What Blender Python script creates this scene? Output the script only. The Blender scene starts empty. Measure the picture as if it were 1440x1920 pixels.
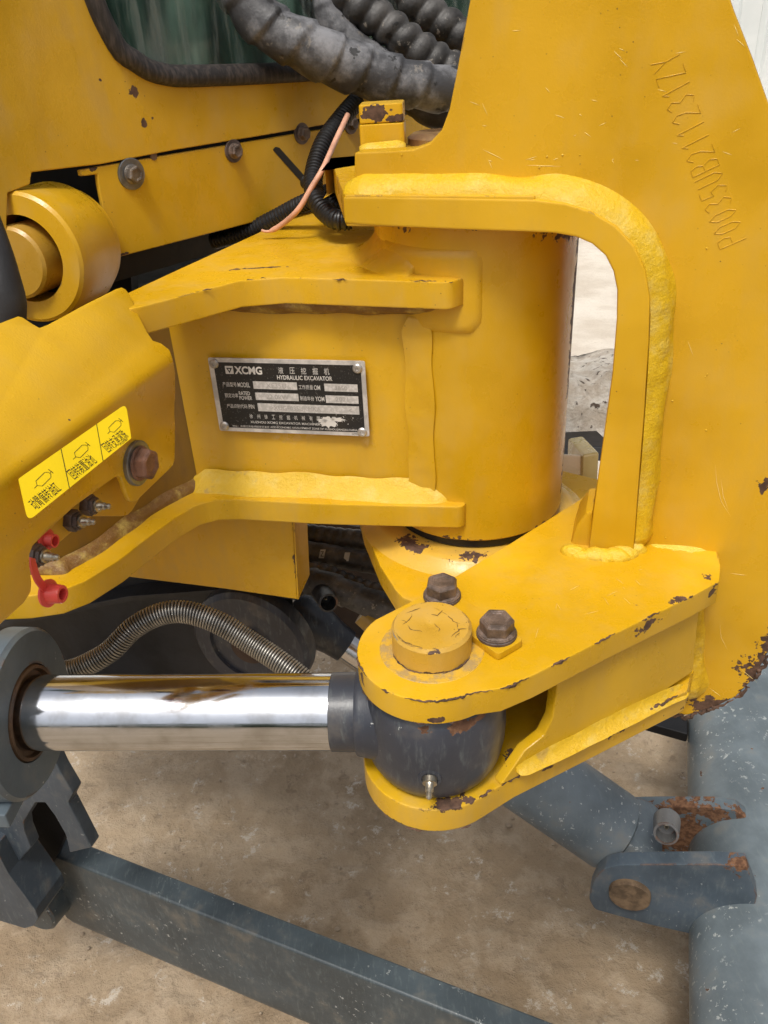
import bpy, bmesh, math, random
from math import sin, cos, tan, pi, radians, sqrt, atan2
from mathutils import Vector, Matrix, noise
random.seed(7)
SC = bpy.context.scene
COL = SC.collection

# ---------------------------------------------------------------- camera
TH, PH, FP = radians(31), radians(3.3), 1560.0
C0 = Vector((0, 0, 1.05))
F_ = Vector((0, cos(TH), -sin(TH))); R_ = Vector((1, 0, 0)); U_ = Vector((0, sin(TH), cos(TH)))
RP = R_ * cos(PH) - U_ * sin(PH); UP = U_ * cos(PH) + R_ * sin(PH)
cd = bpy.data.cameras.new('camera'); cam = bpy.data.objects.new('camera', cd); COL.objects.link(cam)
m = Matrix((RP, UP, -F_)).transposed().to_4x4(); m.translation = C0; cam.matrix_world = m
cd.sensor_fit = 'VERTICAL'; cd.sensor_height = 24; cd.lens = 24 * FP / 1920; cd.clip_start = .02; cd.clip_end = 500
SC.camera = cam

# ---------------------------------------------------------------- world, sun, exposure
SUN_EL, SUN_AZ = radians(64), radians(200)      # azimuth of where the sun stands, from +Y clockwise
w = bpy.data.worlds.new("World"); SC.world = w; w.use_nodes = True
nt = w.node_tree; bg = nt.nodes['Background']
sky = nt.nodes.new('ShaderNodeTexSky'); sky.sky_type = 'NISHITA'; sky.sun_disc = False
sky.sun_elevation = SUN_EL; sky.sun_rotation = SUN_AZ; sky.air_density = .9; sky.dust_density = 6.0; sky.ozone_density = .6
hs = nt.nodes.new('ShaderNodeHueSaturation'); hs.inputs['Saturation'].default_value = .35
nt.links.new(sky.outputs[0], hs.inputs['Color']); nt.links.new(hs.outputs[0], bg.inputs['Color'])
bg.inputs['Strength'].default_value = .115
ld = bpy.data.lights.new('sun', 'SUN'); ld.energy = 1.7; ld.angle = radians(12); ld.color = (1, .95, .87)
sun = bpy.data.objects.new('sun', ld); COL.objects.link(sun)
sd = Vector((sin(SUN_AZ) * cos(SUN_EL), cos(SUN_AZ) * cos(SUN_EL), sin(SUN_EL)))
sun.rotation_euler = sd.to_track_quat('Z', 'Y').to_euler(); sun.location = (0, 0, 6)
SC.view_settings.view_transform = 'Standard'; SC.view_settings.look = 'None'
SC.view_settings.gamma = 1; SC.view_settings.exposure = .22

# ---------------------------------------------------------------- measuring: from the photograph to real planes
def ray(u, v): return F_ + RP * ((u - 720) / FP) - UP * ((v - 960) / FP)
def H(u, v, z): d = ray(u, v); return C0 + d * ((z - C0.z) / d.z)
def PL(u, v, p, n): d = ray(u, v); return C0 + d * (n.dot(p - C0) / n.dot(d))
def V(u, v, p, psi): return PL(u, v, Vector((p[0], p[1], 0)), Vector((-sin(radians(psi)), cos(radians(psi)), 0)))
def D(u, v, Z): return C0 + ray(u, v) * Z
def yaw(a): return Vector((cos(radians(a)), sin(radians(a)), 0))
def back(a): return Vector((-sin(radians(a)), cos(radians(a)), 0))

# ---------------------------------------------------------------- shader helper
class NT:
    def __init__(s, name):
        s.m = bpy.data.materials.new(name); s.m.use_nodes = True; s.t = s.m.node_tree
        s.b = s.t.nodes['Principled BSDF']
        s.P = s.t.nodes.new('ShaderNodeNewGeometry').outputs['Position']
    def set(s, sock, v):
        if isinstance(v, bpy.types.NodeSocket): s.t.links.new(v, sock)
        elif v is not None:
            try: sock.default_value = v
            except Exception: sock.default_value = (*v, 1)
    def math(s, op, a, b=None, c=None, clamp=False):
        n = s.t.nodes.new('ShaderNodeMath'); n.operation = op; n.use_clamp = clamp
        s.set(n.inputs[0], a); s.set(n.inputs[1], b); s.set(n.inputs[2], c); return n.outputs[0]
    def vmath(s, op, a, b=None):
        n = s.t.nodes.new('ShaderNodeVectorMath'); n.operation = op
        s.set(n.inputs[0], a)
        if b is not None: s.set(n.inputs[1], b)
        return n.outputs['Value'] if op in ('DISTANCE', 'DOT_PRODUCT', 'LENGTH') else n.outputs[0]
    def noise(s, scale, detail=4, rough=.55, dist=0, vec=None):
        n = s.t.nodes.new('ShaderNodeTexNoise'); s.set(n.inputs['Vector'], vec or s.P)
        n.inputs['Scale'].default_value = scale; n.inputs['Detail'].default_value = detail
        n.inputs['Roughness'].default_value = rough; n.inputs['Distortion'].default_value = dist; return n.outputs['Fac']
    def voro(s, scale, feat='F1', vec=None, out='Distance'):
        n = s.t.nodes.new('ShaderNodeTexVoronoi'); n.feature = feat; s.set(n.inputs['Vector'], vec or s.P)
        n.inputs['Scale'].default_value = scale; return n.outputs[out]
    def ramp(s, x, a, b, lo=0., hi=1.):
        n = s.t.nodes.new('ShaderNodeMapRange'); n.interpolation_type = 'SMOOTHSTEP'
        s.set(n.inputs[0], x); n.inputs[1].default_value = a; n.inputs[2].default_value = b
        n.inputs[3].default_value = lo; n.inputs[4].default_value = hi; return n.outputs[0]
    def mix(s, f, a, b):
        n = s.t.nodes.new('ShaderNodeMix'); n.data_type = 'RGBA'; s.set(n.inputs[0], f)
        s.set(n.inputs[6], a); s.set(n.inputs[7], b); return n.outputs[2]
    def scalec(s, vec, v):
        return s.vmath('MULTIPLY', vec, v)
    def bump(s, h, strength, dist=.001, normal=None):
        n = s.t.nodes.new('ShaderNodeBump'); n.inputs['Strength'].default_value = strength
        n.inputs['Distance'].default_value = dist; s.set(n.inputs['Height'], h)
        if normal: s.set(n.inputs['Normal'], normal)
        return n.outputs[0]
    def edge(s, r):
        bv = s.t.nodes.new('ShaderNodeBevel'); bv.samples = 4; bv.inputs[0].default_value = r
        g = s.t.nodes.new('ShaderNodeNewGeometry')
        return s.math('SUBTRACT', 1.0, s.vmath('DOT_PRODUCT', bv.outputs[0], g.outputs['Normal']))
    def out(s, col, rough=.5, metal=0., normal=None, coat=None, **kw):
        s.set(s.b.inputs['Base Color'], col); s.set(s.b.inputs['Roughness'], rough); s.set(s.b.inputs['Metallic'], metal)
        if normal: s.set(s.b.inputs['Normal'], normal)
        if coat is not None: s.set(s.b.inputs['Coat Weight'], coat); s.b.inputs['Coat Roughness'].default_value = .15
        for k, v in kw.items(): s.set(s.b.inputs[k], v)
        return s.m

YEL = (.685, .385, .006)
def paint(name, base=YEL, patches=(), chip=.5, dust=.5, rough=.29, rust=(.060, .032, .020), grain=900, dust_or_shade_c=(.50, .33, .10), speck=.5):
    n = NT(name)
    big = n.noise(7, 4); mid = n.noise(38, 5, .6); fine = n.noise(260, 4, .6)
    c = n.mix(n.ramp(n.math('ADD', n.math('MULTIPLY', big, .6), n.math('MULTIPLY', n.noise(19, 3), .4)), .36, .64), tuple(x * .84 for x in base), (base[0] * 1.07, min(1, base[1] * 1.10), base[2] * 2.5))
    # dusty film, streaked a little downwards
    st = n.noise(1, 5, .62, vec=n.scalec(n.P, (70, 70, 16)))
    d = n.math('MULTIPLY', n.ramp(n.math('ADD', n.math('MULTIPLY', mid, .5), n.math('MULTIPLY', st, .5)), .44, .68), dust)
    c = n.mix(n.math('MULTIPLY', d, .55), c, dust_or_shade_c)
    gr = n.noise(1, 5, .6, .4, vec=n.scalec(n.P, (26, 26, 7)))
    c = n.mix(n.math('MULTIPLY', n.ramp(gr, .52, .74), .30 * dust), c, (base[0] * .50, base[1] * .42, base[2] * .8))
    # fine pale scratches
    sc = n.noise(1, 3, .7, .6, vec=n.scalec(n.P, (900, 120, 520)))
    sm = n.math('MULTIPLY', n.ramp(sc, .70, .76), n.ramp(n.noise(22, 2), .52, .66))
    c = n.mix(n.math('MULTIPLY', sm, .45 * dust + .25), c, tuple(min(.9, x * 1.1 + .12) for x in base))
    # small dark specks
    sp = n.math('MULTIPLY', n.math('LESS_THAN', n.voro(210), .075), n.ramp(n.noise(30, 2), .55 - .1 * speck, .68))
    c = n.mix(n.math('MULTIPLY', sp, .75 * min(1, speck * 2)), c, (.10, .05, .02))
    rim = n.math('ADD', n.math('MULTIPLY', n.noise(85, 4, .6), .5), n.math('MULTIPLY', n.noise(300, 4, .6), .5))
    mask = None
    if chip > 0:
        e = n.edge(.0015)
        ee = n.math('MULTIPLY', n.ramp(e, .03, .13), n.ramp(n.math('ADD', n.math('MULTIPLY', n.noise(48, 3), .6), n.math('MULTIPLY', rim, .4)), .62 - .14 * chip, .64 - .14 * chip))
        mask = ee
    for (p, r, amt) in patches:
        if not hasattr(r, '__len__'): r = (r, r, r)
        v = n.vmath('SUBTRACT', n.P, tuple(p))
        v = n.vmath('DIVIDE', v, tuple(x * .85 for x in r)); dd = n.vmath('LENGTH', v)
        a = n.math('SUBTRACT', 1.0, dd, clamp=True)
        k = n.ramp(n.math('ADD', n.math('MULTIPLY', a, .30), n.math('MULTIPLY', rim, 1.0)), .80 - .19 * amt, .812 - .19 * amt)
        k = n.math('MULTIPLY', k, n.ramp(a, 0, .06))
        mask = k if mask is None else n.math('MAXIMUM', mask, k)
    h = n.math('MULTIPLY', n.noise(grain, 2), .35)
    rg = n.math('ADD', rough, n.math('MULTIPLY', n.math('SUBTRACT', mid, .5), .25))
    rg = n.math('ADD', rg, n.math('MULTIPLY', d, .25))
    if mask is not None:
        mask = n.math('MINIMUM', mask, 1.0)
        rc = n.mix(n.ramp(fine, .35, .65), rust, tuple(x * 2.1 for x in rust))
        c = n.mix(mask, c, rc)
        rg = n.math('ADD', rg, n.math('MULTIPLY', mask, .35), clamp=True)
        h = n.math('SUBTRACT', h, n.math('MULTIPLY', mask, 1.0))
        h = n.math('ADD', h, n.math('MULTIPLY', n.math('MULTIPLY', mask, fine), .8))
    return n.out(c, rg, 0, n.bump(h, .35, .0006), coat=None)

def weldmat(name='weld_paint', base=(.68, .43, .012), dust=.8):
    n = NT(name); c = n.mix(n.ramp(n.noise(70, 6, .7), .46, .74, 0, .65), base, (.70, .54, .14))
    c = n.mix(n.math('MULTIPLY', n.ramp(n.noise(90, 4), .6, .72), .6 * dust), c, (.33, .22, .10))
    return n.out(c, .42, 0, n.bump(n.noise(420, 5, .7), .7, .0011))

def flat(name, col, rough=.5, metal=0., bump=0., scale=400, var=.15, **kw):
    n = NT(name); a = n.noise(scale * .12, 5, .6)
    c = n.mix(n.ramp(a, .35, .65), tuple(x * (1 - var) for x in col), tuple(min(1, x * (1 + var)) for x in col))
    return n.out(c, n.math('ADD', rough, n.math('MULTIPLY', n.math('SUBTRACT', n.noise(scale * .2, 4), .5), .2)), metal,
                 n.bump(n.noise(scale, 4, .6), bump, .0006) if bump else None, **kw)

def greypaint(name, base, patches=(), fleck=.5, rust=.5, rough=.42, chip=.5):
    n = NT(name)
    c = n.mix(n.ramp(n.noise(14, 5, .6), .3, .7), tuple(x * .75 for x in base), tuple(x * 1.25 for x in base))
    st = n.noise(1, 4, .7, .3, vec=n.scalec(n.P, (260, 60, 60)))
    c = n.mix(n.math('MULTIPLY', n.ramp(st, .5, .8), .35), c, (.22, .26, .25))
    c = n.mix(n.math('MULTIPLY', n.ramp(n.noise(28, 5, .6), .52, .75), .35), c, (.24, .20, .14))
    f = n.math('MULTIPLY', n.ramp(n.noise(150, 5, .7), .685 - .05 * fleck, .70 - .05 * fleck), n.ramp(n.noise(13, 2), .42, .6))
    c = n.mix(n.math('MULTIPLY', f, .8), c, (.50, .52, .50))
    k = n.ramp(n.noise(75, 5, .6), .745 - .07 * rust, .755 - .07 * rust)
    mask = n.math('MULTIPLY', k, n.ramp(n.noise(9, 2), .45, .55))
    if chip > 0:
        e = n.edge(.003)
        mask = n.math('MAXIMUM', mask, n.math('MULTIPLY', n.ramp(e, .03, .12), n.ramp(n.noise(60, 4), .62 - .15 * chip, .64 - .15 * chip)))
    rim = n.noise(90, 5, .65)
    for (p, r, amt) in patches:
        if not hasattr(r, '__len__'): r = (r, r, r)
        v = n.vmath('DIVIDE', n.vmath('SUBTRACT', n.P, tuple(p)), tuple(r))
        a = n.math('SUBTRACT', 1.0, n.vmath('LENGTH', v), clamp=True)
        q = n.ramp(n.math('ADD', n.math('MULTIPLY', a, .30), n.math('MULTIPLY', rim, 1.0)), .80 - .19 * amt, .812 - .19 * amt)
        mask = n.math('MAXIMUM', mask, n.math('MULTIPLY', q, n.ramp(a, 0, .08)))
    c = n.mix(mask, c, n.mix(n.ramp(n.noise(200, 4), .4, .6), (.10, .045, .022), (.20, .10, .05)))
    h = n.math('SUBTRACT', n.math('MULTIPLY', n.noise(300, 4), .4), mask)
    return n.out(c, n.math('ADD', rough, n.math('MULTIPLY', mask, .4), clamp=True), 0, n.bump(h, .4, .0007))

# ---------------------------------------------------------------- geometry helpers
def finish(bm, name, mat, parent=None, bevel=0, seg=2, sharp=35, smooth=True, kind=None):
    bmesh.ops.remove_doubles(bm, verts=bm.verts, dist=1e-6)
    bmesh.ops.recalc_face_normals(bm, faces=bm.faces)
    if bevel:
        es = [e for e in bm.edges if len(e.link_faces) == 2 and e.calc_face_angle(0) > radians(38)]
        bmesh.ops.bevel(bm, geom=es, offset=bevel, segments=seg, affect='EDGES', profile=.5, clamp_overlap=True)
    if smooth:
        for f in bm.faces: f.smooth = True
        for e in bm.edges:
            if len(e.link_faces) == 2 and e.calc_face_angle(0) > radians(sharp): e.smooth = False
    me = bpy.data.meshes.new(name)
    root = parent
    off = Vector((0, 0, 0))
    q = parent
    while q is not None: off += q.location; q = q.parent
    for v in bm.verts: v.co -= off
    bm.to_mesh(me); bm.free(); me.materials.append(mat)
    o = bpy.data.objects.new(name, me); COL.objects.link(o)
    if parent: o.parent = parent
    if bevel:
        wn = o.modifiers.new('wn', 'WEIGHTED_NORMAL'); wn.keep_sharp = True; wn.weight = 80
    if kind: o['kind'] = kind
    return o

def thing(name, label, cat, loc, group=None):
    o = bpy.data.objects.new(name, None); COL.objects.link(o); o.location = loc; o.empty_display_size = .05
    o['label'] = label; o['category'] = cat
    if group: o['group'] = group
    return o
def tag(o, label, cat, group=None):
    o['label'] = label; o['category'] = cat
    if group: o['group'] = group
    return o

def round2(pts, rad, n=7):
    """fillet the corners of a 2-D outline; rad one number or one per corner"""
    out = []; N = len(pts)
    for i in range(N):
        r = rad[i] if hasattr(rad, '__len__') else rad
        p = Vector(pts[i]); a = Vector(pts[i - 1]) - p; b = Vector(pts[(i + 1) % N]) - p
        if r <= 0 or a.length < 1e-9 or b.length < 1e-9: out.append(tuple(p)); continue
        an = a.angle(b, pi)
        if an > radians(176): out.append(tuple(p)); continue
        t = min(r / tan(an / 2), a.length * .48, b.length * .48)
        p0 = p + a.normalized() * t; p1 = p + b.normalized() * t
        for k in range(n + 1):
            s = k / n; q = p0 * (1 - s) ** 2 + p * 2 * s * (1 - s) + p1 * s * s
            out.append(tuple(q))
    return out

def prism_bm(front, vec, bm=None):
    bm = bm or bmesh.new(); vec = Vector(vec)
    a = [bm.verts.new(p) for p in front]; b = [bm.verts.new(Vector(p) + vec) for p in front]
    bm.faces.new(a); bm.faces.new(list(reversed(b)))
    for i in range(len(a)):
        j = (i + 1) % len(a); bm.faces.new((a[i], b[i], b[j], a[j]))
    return bm
def plate(name, front, vec, mat, parent, bevel=.0012, seg=2, **k):
    return finish(prism_bm(front, vec), name, mat, parent, bevel, seg, **k)
def zplate(name, plan, z1, z0, mat, parent, bevel=.0012, **k):
    return plate(name, [Vector((p[0], p[1], z1)) for p in plan], (0, 0, z0 - z1), mat, parent, bevel, **k)
def basis(d):
    d = Vector(d).normalized(); a = Vector((0, 0, 1)) if abs(d.z) < .9 else Vector((1, 0, 0))
    x = a.cross(d).normalized(); return x, d.cross(x), d
def lathe_bm(o, d, prof, seg=48, bm=None, cap=True):
    """prof: list of (h, r) along direction d from o"""
    bm = bm or bmesh.new(); x, y, z = basis(d); o = Vector(o); rings = []
    for h, r in prof:
        if r < 1e-7: rings.append([bm.verts.new(o + z * h)])
        else: rings.append([bm.verts.new(o + z * h + (x * cos(2 * pi * i / seg) + y * sin(2 * pi * i / seg)) * r) for i in range(seg)])
    for A, B in zip(rings, rings[1:]):
        for i in range(seg):
            j = (i + 1) % seg
            if len(A) == 1 and len(B) == 1: break
            if len(A) == 1: bm.faces.new((A[0], B[i], B[j]))
            elif len(B) == 1: bm.faces.new((A[i], B[0], A[j]))
            else: bm.faces.new((A[i], B[i], B[j], A[j]))
    if cap:
        if len(rings[0]) > 1: bm.faces.new(rings[0])
        if len(rings[-1]) > 1: bm.faces.new(rings[-1])
    return bm
def lathe(name, o, d, prof, mat, parent, seg=48, sharp=35, cap=True, **k):
    return finish(lathe_bm(o, d, prof, seg, cap=cap), name, mat, parent, sharp=sharp, **k)
def spline(pts, step):
    P = [Vector(p) for p in pts]; P = [P[0] * 2 - P[1]] + P + [P[-1] * 2 - P[-2]]; out = []
    for i in range(1, len(P) - 2):
        n = max(2, int((P[i + 1] - P[i]).length / step))
        for k in range(n):
            t = k / n; a, b, c, d = P[i - 1:i + 3]
            out.append(.5 * ((2 * b) + (c - a) * t + (2 * a - 5 * b + 4 * c - d) * t * t + (3 * b - a - 3 * c + d) * t ** 3))
    out.append(P[-2]); return out
def tube_bm(path, rf, seg=16, bm=None, cap=True):
    bm = bm or bmesh.new(); n = len(path); prev = None; rings = []; s = 0
    for i, p in enumerate(path):
        t = (path[min(i + 1, n - 1)] - path[max(i - 1, 0)]).normalized()
        if i: s += (p - path[i - 1]).length
        if prev is None: prev = basis(t)[0]
        x = (prev - t * prev.dot(t)).normalized(); prev = x; y = t.cross(x)
        rings.append([bm.verts.new(p + (x * cos(a) + y * sin(a)) * rf(s, a, i / (n - 1))) for a in [2 * pi * k / seg for k in range(seg)]])
    for A, B in zip(rings, rings[1:]):
        for i in range(seg): j = (i + 1) % seg; bm.faces.new((A[i], B[i], B[j], A[j]))
    if cap: bm.faces.new(list(reversed(rings[0]))); bm.faces.new(rings[-1])
    return bm
def tube(name, pts, r, mat, parent=None, step=.004, seg=14, sharp=60, **k):
    rf = r if callable(r) else (lambda s, a, t: r)
    return finish(tube_bm(spline(pts, step), rf, seg), name, mat, parent, sharp=sharp, **k)
def fillet(name, path, a, b, w, mat, parent, step=.0014, amp=.085, bulge=.12, ripple=.0032, seed=0):
    """weld bead: triangular, rippled strip lying in the corner where direction a meets direction b"""
    pts = spline(path, step); n = len(pts); bm = bmesh.new(); rings = []; s = 0
    for i, p in enumerate(pts):
        if i: s += (p - pts[i - 1]).length
        t = i / (n - 1)
        A = (a(t) if callable(a) else Vector(a)).normalized(); B = (b(t) if callable(b) else Vector(b)).normalized()
        W = w(t) if callable(w) else w
        env = min(1, (min(s, 99) + .001) / W, ((n - 1 - i) * step + .001) / W)
        W = W * (.35 + .65 * sqrt(max(0, env)))
        ring = [p - (A + B) * W * .25]
        K = 7
        for k in range(K + 1):
            q = k / K
            base = A * W * (1 - q) + B * W * q
            rip = abs(((s + .0022 * sin(pi * q)) / ripple) % 1 - .5) * 2
            nz = noise.noise(p * 160 + A * q * 3 + Vector((seed, 0, 0)))
            nz2 = noise.noise(p * 45 + Vector((seed, 3, q * 2)))
            hh = (bulge + amp * .35 * rip + amp * .8 * nz) * sin(pi * q) + amp * .7 * nz2 * (.3 + sin(pi * q) * .7)
            ring.append(p + base * (1 + .22 * nz2 * (1 - sin(pi * q))) + (A + B) * W * hh)
        rings.append([bm.verts.new(v) for v in ring])
    m_ = len(rings[0])
    for X, Y in zip(rings, rings[1:]):
        for i in range(m_): j = (i + 1) % m_; bm.faces.new((X[i], Y[i], Y[j], X[j]))
    bm.faces.new(rings[0]); bm.faces.new(rings[-1])
    return finish(bm, name, mat, parent, sharp=80)
def ring_plan(c, r, a0, a1, n=24):
    return [(c[0] + r * cos(radians(a0 + (a1 - a0) * i / n)), c[1] + r * sin(radians(a0 + (a1 - a0) * i / n))) for i in range(n + 1)]

BOLT = {}
def bolt(parent, pos, nrm, af, h, wr, mat, wmat, rot=0., wt=None, name='bolt'):
    """hex bolt (part) with its washer (sub-part); meshes shared between alike bolts"""
    key = (af, h, wr, mat.name, wmat.name)
    wt = wt or wr * .16
    if key not in BOLT:
        bm = bmesh.new(); R = af / sqrt(3)
        ap = [(wt, R), (wt + h * .8, R), (wt + h, R * .86)]
        rings = [[bm.verts.new((r * cos(pi / 3 * i), r * sin(pi / 3 * i), z)) for i in range(6)] for z, r in ap]
        for A, B in zip(rings, rings[1:]):
            for i in range(6): j = (i + 1) % 6; bm.faces.new((A[i], A[j], B[j], B[i]))
        top = rings[-1]
        r2 = [bm.verts.new((R * .62 * cos(pi / 3 * i), R * .62 * sin(pi / 3 * i), wt + h * 1.0)) for i in range(6)]
        r3 = [bm.verts.new((R * .55 * cos(pi / 3 * i), R * .55 * sin(pi / 3 * i), wt + h * .93)) for i in range(6)]
        for A, B in ((top, r2), (r2, r3)):
            for i in range(6): j = (i + 1) % 6; bm.faces.new((A[i], A[j], B[j], B[i]))
        bm.faces.new(r3)
        lathe_bm((0, 0, 0), (0, 0, 1), [(wt, R * 1.12), (wt + h * .14, R * 1.08), (wt + h * .22, R * .9)], 28, bm)
        bmesh.ops.recalc_face_normals(bm, faces=bm.faces)
        es = [e for e in bm.edges if len(e.link_faces) == 2 and e.calc_face_angle(0) > radians(40)]
        bmesh.ops.bevel(bm, geom=es, offset=af * .025, segments=2, affect='EDGES', clamp_overlap=True)
        m1 = bpy.data.meshes.new('bolt'); bm.to_mesh(m1); bm.free(); m1.materials.append(mat)
        bm = lathe_bm((0, 0, 0), (0, 0, 1), [(-.0006, wr * .97), (0, wr), (wt * .85, wr), (wt, wr * .95), (wt, wr * .2)], 36)
        m2 = bpy.data.meshes.new('washer'); bm.to_mesh(m2); bm.free(); m2.materials.append(wmat)
        BOLT[key] = (m1, m2)
    m1, m2 = BOLT[key]
    q = Vector(nrm).to_track_quat('Z', 'Y').to_matrix().to_4x4() @ Matrix.Rotation(rot, 4, 'Z')
    off = Vector((0, 0, 0)); p = parent
    while p is not None: off += p.location; p = p.parent
    o = bpy.data.objects.new(name, m1); COL.objects.link(o); o.parent = parent
    q.translation = Vector(pos) - off; o.matrix_local = q
    wsh = bpy.data.objects.new('washer', m2); COL.objects.link(wsh); wsh.parent = o
    return o

def text_mesh(s, mat, name, parent, origin, xd, yd, width=None, height=None, ext=.00005, space=1.0, bold=0., align=True, bevel=0):
    """lettering on a plane; origin = lower left, xd/yd unit vectors"""
    cu = bpy.data.curves.new(name, 'FONT'); cu.body = s; cu.size = 1; cu.space_character = space; cu.offset = bold
    cu.resolution_u = 3
    to = bpy.data.objects.new(name, cu); COL.objects.link(to)
    dg = bpy.context.evaluated_depsgraph_get(); me = bpy.data.meshes.new_from_object(to.evaluated_get(dg))
    bpy.data.objects.remove(to); bpy.data.curves.remove(cu)
    xs = [v.co.x for v in me.vertices]; ys = [v.co.y for v in me.vertices]
    if not xs: return None
    x0, x1, y0, y1 = min(xs), max(xs), min(ys), max(ys)
    sy = height / (y1 - y0) if height else 1; sx = width / (x1 - x0) if width else sy
    if not height: sy = sx
    xd, yd = Vector(xd), Vector(yd); nn = xd.cross(yd).normalized(); off = Vector((0, 0, 0)); p = parent
    while p is not None: off += p.location; p = p.parent
    bm = bmesh.new(); bm.from_mesh(me); bpy.data.meshes.remove(me)
    for v in bm.verts: v.co = Vector(origin) + xd * (v.co.x - x0) * sx + yd * (v.co.y - y0) * sy + nn * ext
    me = bpy.data.meshes.new(name); bm.to_mesh(me); bm.free(); me.materials.append(mat)
    for v in me.vertices: v.co -= off
    o = bpy.data.objects.new(name, me); COL.objects.link(o); o.parent = parent
    return o

# ---------------------------------------------------------------- materials shared
rustbolt = flat('rusty_bolt', (.17, .125, .10), .48, .35, .6, 900, .45)
steelw = flat('zinc_washer', (.22, .23, .24), .38, .8, .3, 700, .3)
rustw = flat('rusty_washer', (.13, .10, .09), .5, .5, .5, 700, .35)
zincbolt = flat('zinc_bolt', (.25, .22, .19), .4, .75, .5, 700, .4)
nipplem = flat('nipple_steel', (.42, .38, .30), .3, .9, .2, 700, .3)
darkm = flat('dark_part_and_shade_paint', (.006, .006, .007), .5, 0, .4, 200, .4)  # near-black, for dark parts and for sheets standing in for shade
blackm = flat('black_plastic_and_shade', (.010, .010, .011), .42, 0, .1, 300, .3)
redm = flat('red_plastic', (.72, .075, .06), .38, 0, .1, 300, .1)
weldm = weldmat()
weldrust = weldmat('weld_paint_rusty', (.20, .10, .025), 1.0)

# ================================================================ GROUND
def build_ground():
    n = NT('packed_dirt')
    a = n.noise(3.2, 6, .62); b = n.noise(14, 7, .68); c_ = n.noise(110, 6, .7)
    c = n.mix(n.ramp(a, .32, .68), (.28, .20, .12), (.42, .32, .21))
    c = n.mix(n.math('MULTIPLY', n.ramp(b, .46, .60), .6), c, (.46, .36, .25))
    c = n.mix(n.math('MULTIPLY', n.ramp(n.noise(26, 6, .7), .57, .66), .45), c, (.16, .11, .068))
    pale = n.math('MULTIPLY', n.ramp(n.noise(33, 7, .8), .56, .62), n.ramp(n.noise(8, 2), .42, .55))
    c = n.mix(n.math('MULTIPLY', pale, .75), c, (.56, .50, .42))
    c = n.mix(n.ramp(c_, .6, .75, 0, .35), c, (.15, .10, .06))
    gv = n.math('LESS_THAN', n.voro(160), .2)
    # distant sandy ground, painted paler to put the open light in
    sep = n.t.nodes.new('ShaderNodeSeparateXYZ'); n.set(sep.inputs[0], n.P)
    far = n.ramp(n.math('ADD', sep.outputs[1], n.math('MULTIPLY', a, .6)), 1.5, 2.4)
    sand = n.mix(n.ramp(n.noise(4, 5, .6), .35, .65), (.60, .52, .42), (.74, .67, .57))
    c = n.mix(far, c, sand)
    h = n.math('ADD', n.math('MULTIPLY', b, 1.0), n.math('MULTIPLY', c_, .35))
    h = n.math('ADD', h, n.math('MULTIPLY', gv, .12))
    mat = n.out(c, .82, 0, n.bump(h, .9, .013))
    def axis(lo, hi, fine0, fine1, st):
        xs = []; x = fine0
        while x < fine1: xs.append(x); x += st
        s = st; x = fine1
        while x < hi: xs.append(x); s *= 1.25; x += s
        xs.append(hi); s = st; x = fine0; l = []
        while x > lo:
            s *= 1.25; x -= s; l.append(max(x, lo))
        return l[::-1] + xs
    X = axis(-60, 60, -.55, .75, .005); Y = axis(-60, 120, .22, 1.5, .005); bm = bmesh.new(); rows = []
    for y in Y:
        r = []
        for x in X:
            z = 0
            if -1.2 < x < 1.4 and 0 < y < 2.4:
                p = Vector((x, y, 0)); z = .010 * noise.noise(p * 5) + .006 * noise.noise(p * 17) + .0035 * noise.noise(p * 50) + .002 * noise.noise(p * 130)
                z += .006 * max(0, noise.noise(p * 30 + Vector((9, 9, 9))) - .25)
            r.append(bm.verts.new((x, y, z)))
        rows.append(r)
    for A, B in zip(rows, rows[1:]):
        for i in range(len(X) - 1): bm.faces.new((A[i], A[i + 1], B[i + 1], B[i]))
    g = finish(bm, 'ground', mat, sharp=180); g['kind'] = 'structure'
    # loose clods and grit
    n = NT('dirt_clod'); c = n.mix(n.noise(30, 3), (.22, .15, .09), (.46, .38, .28)); gm = n.out(c, .9, 0, n.bump(n.noise(300, 4), .6, .001))
    bm = bmesh.new()
    for i in range(1700):
        x, y = random.uniform(-.45, .7), random.uniform(.25, 1.25); s = random.choice((.0007, .0009, .0012, .0018, .0028)) * random.uniform(.7, 1.3)
        if noise.noise(Vector((x, y, 0)) * 9) < -.12: continue
        if random.random() < .012: s = random.uniform(.004, .0065)
        res = bmesh.ops.create_icosphere(bm, subdivisions=1, radius=s)
        k = Vector((random.uniform(.7, 1.4), random.uniform(.7, 1.4), random.uniform(.4, .8))); off = Vector((x, y, .003 + .010 * noise.noise(Vector((x, y, 0)) * 5)))
        for v in res['verts']: v.co = Vector((v.co.x * k.x, v.co.y * k.y, v.co.z * k.z)) * random.uniform(.8, 1.15) + off
    o = finish(bm, 'loose_grit', gm, sharp=60); tag(o, 'loose grit and small clods scattered over the brown dirt', 'grit'); o['kind'] = 'stuff'
build_ground()

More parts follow.
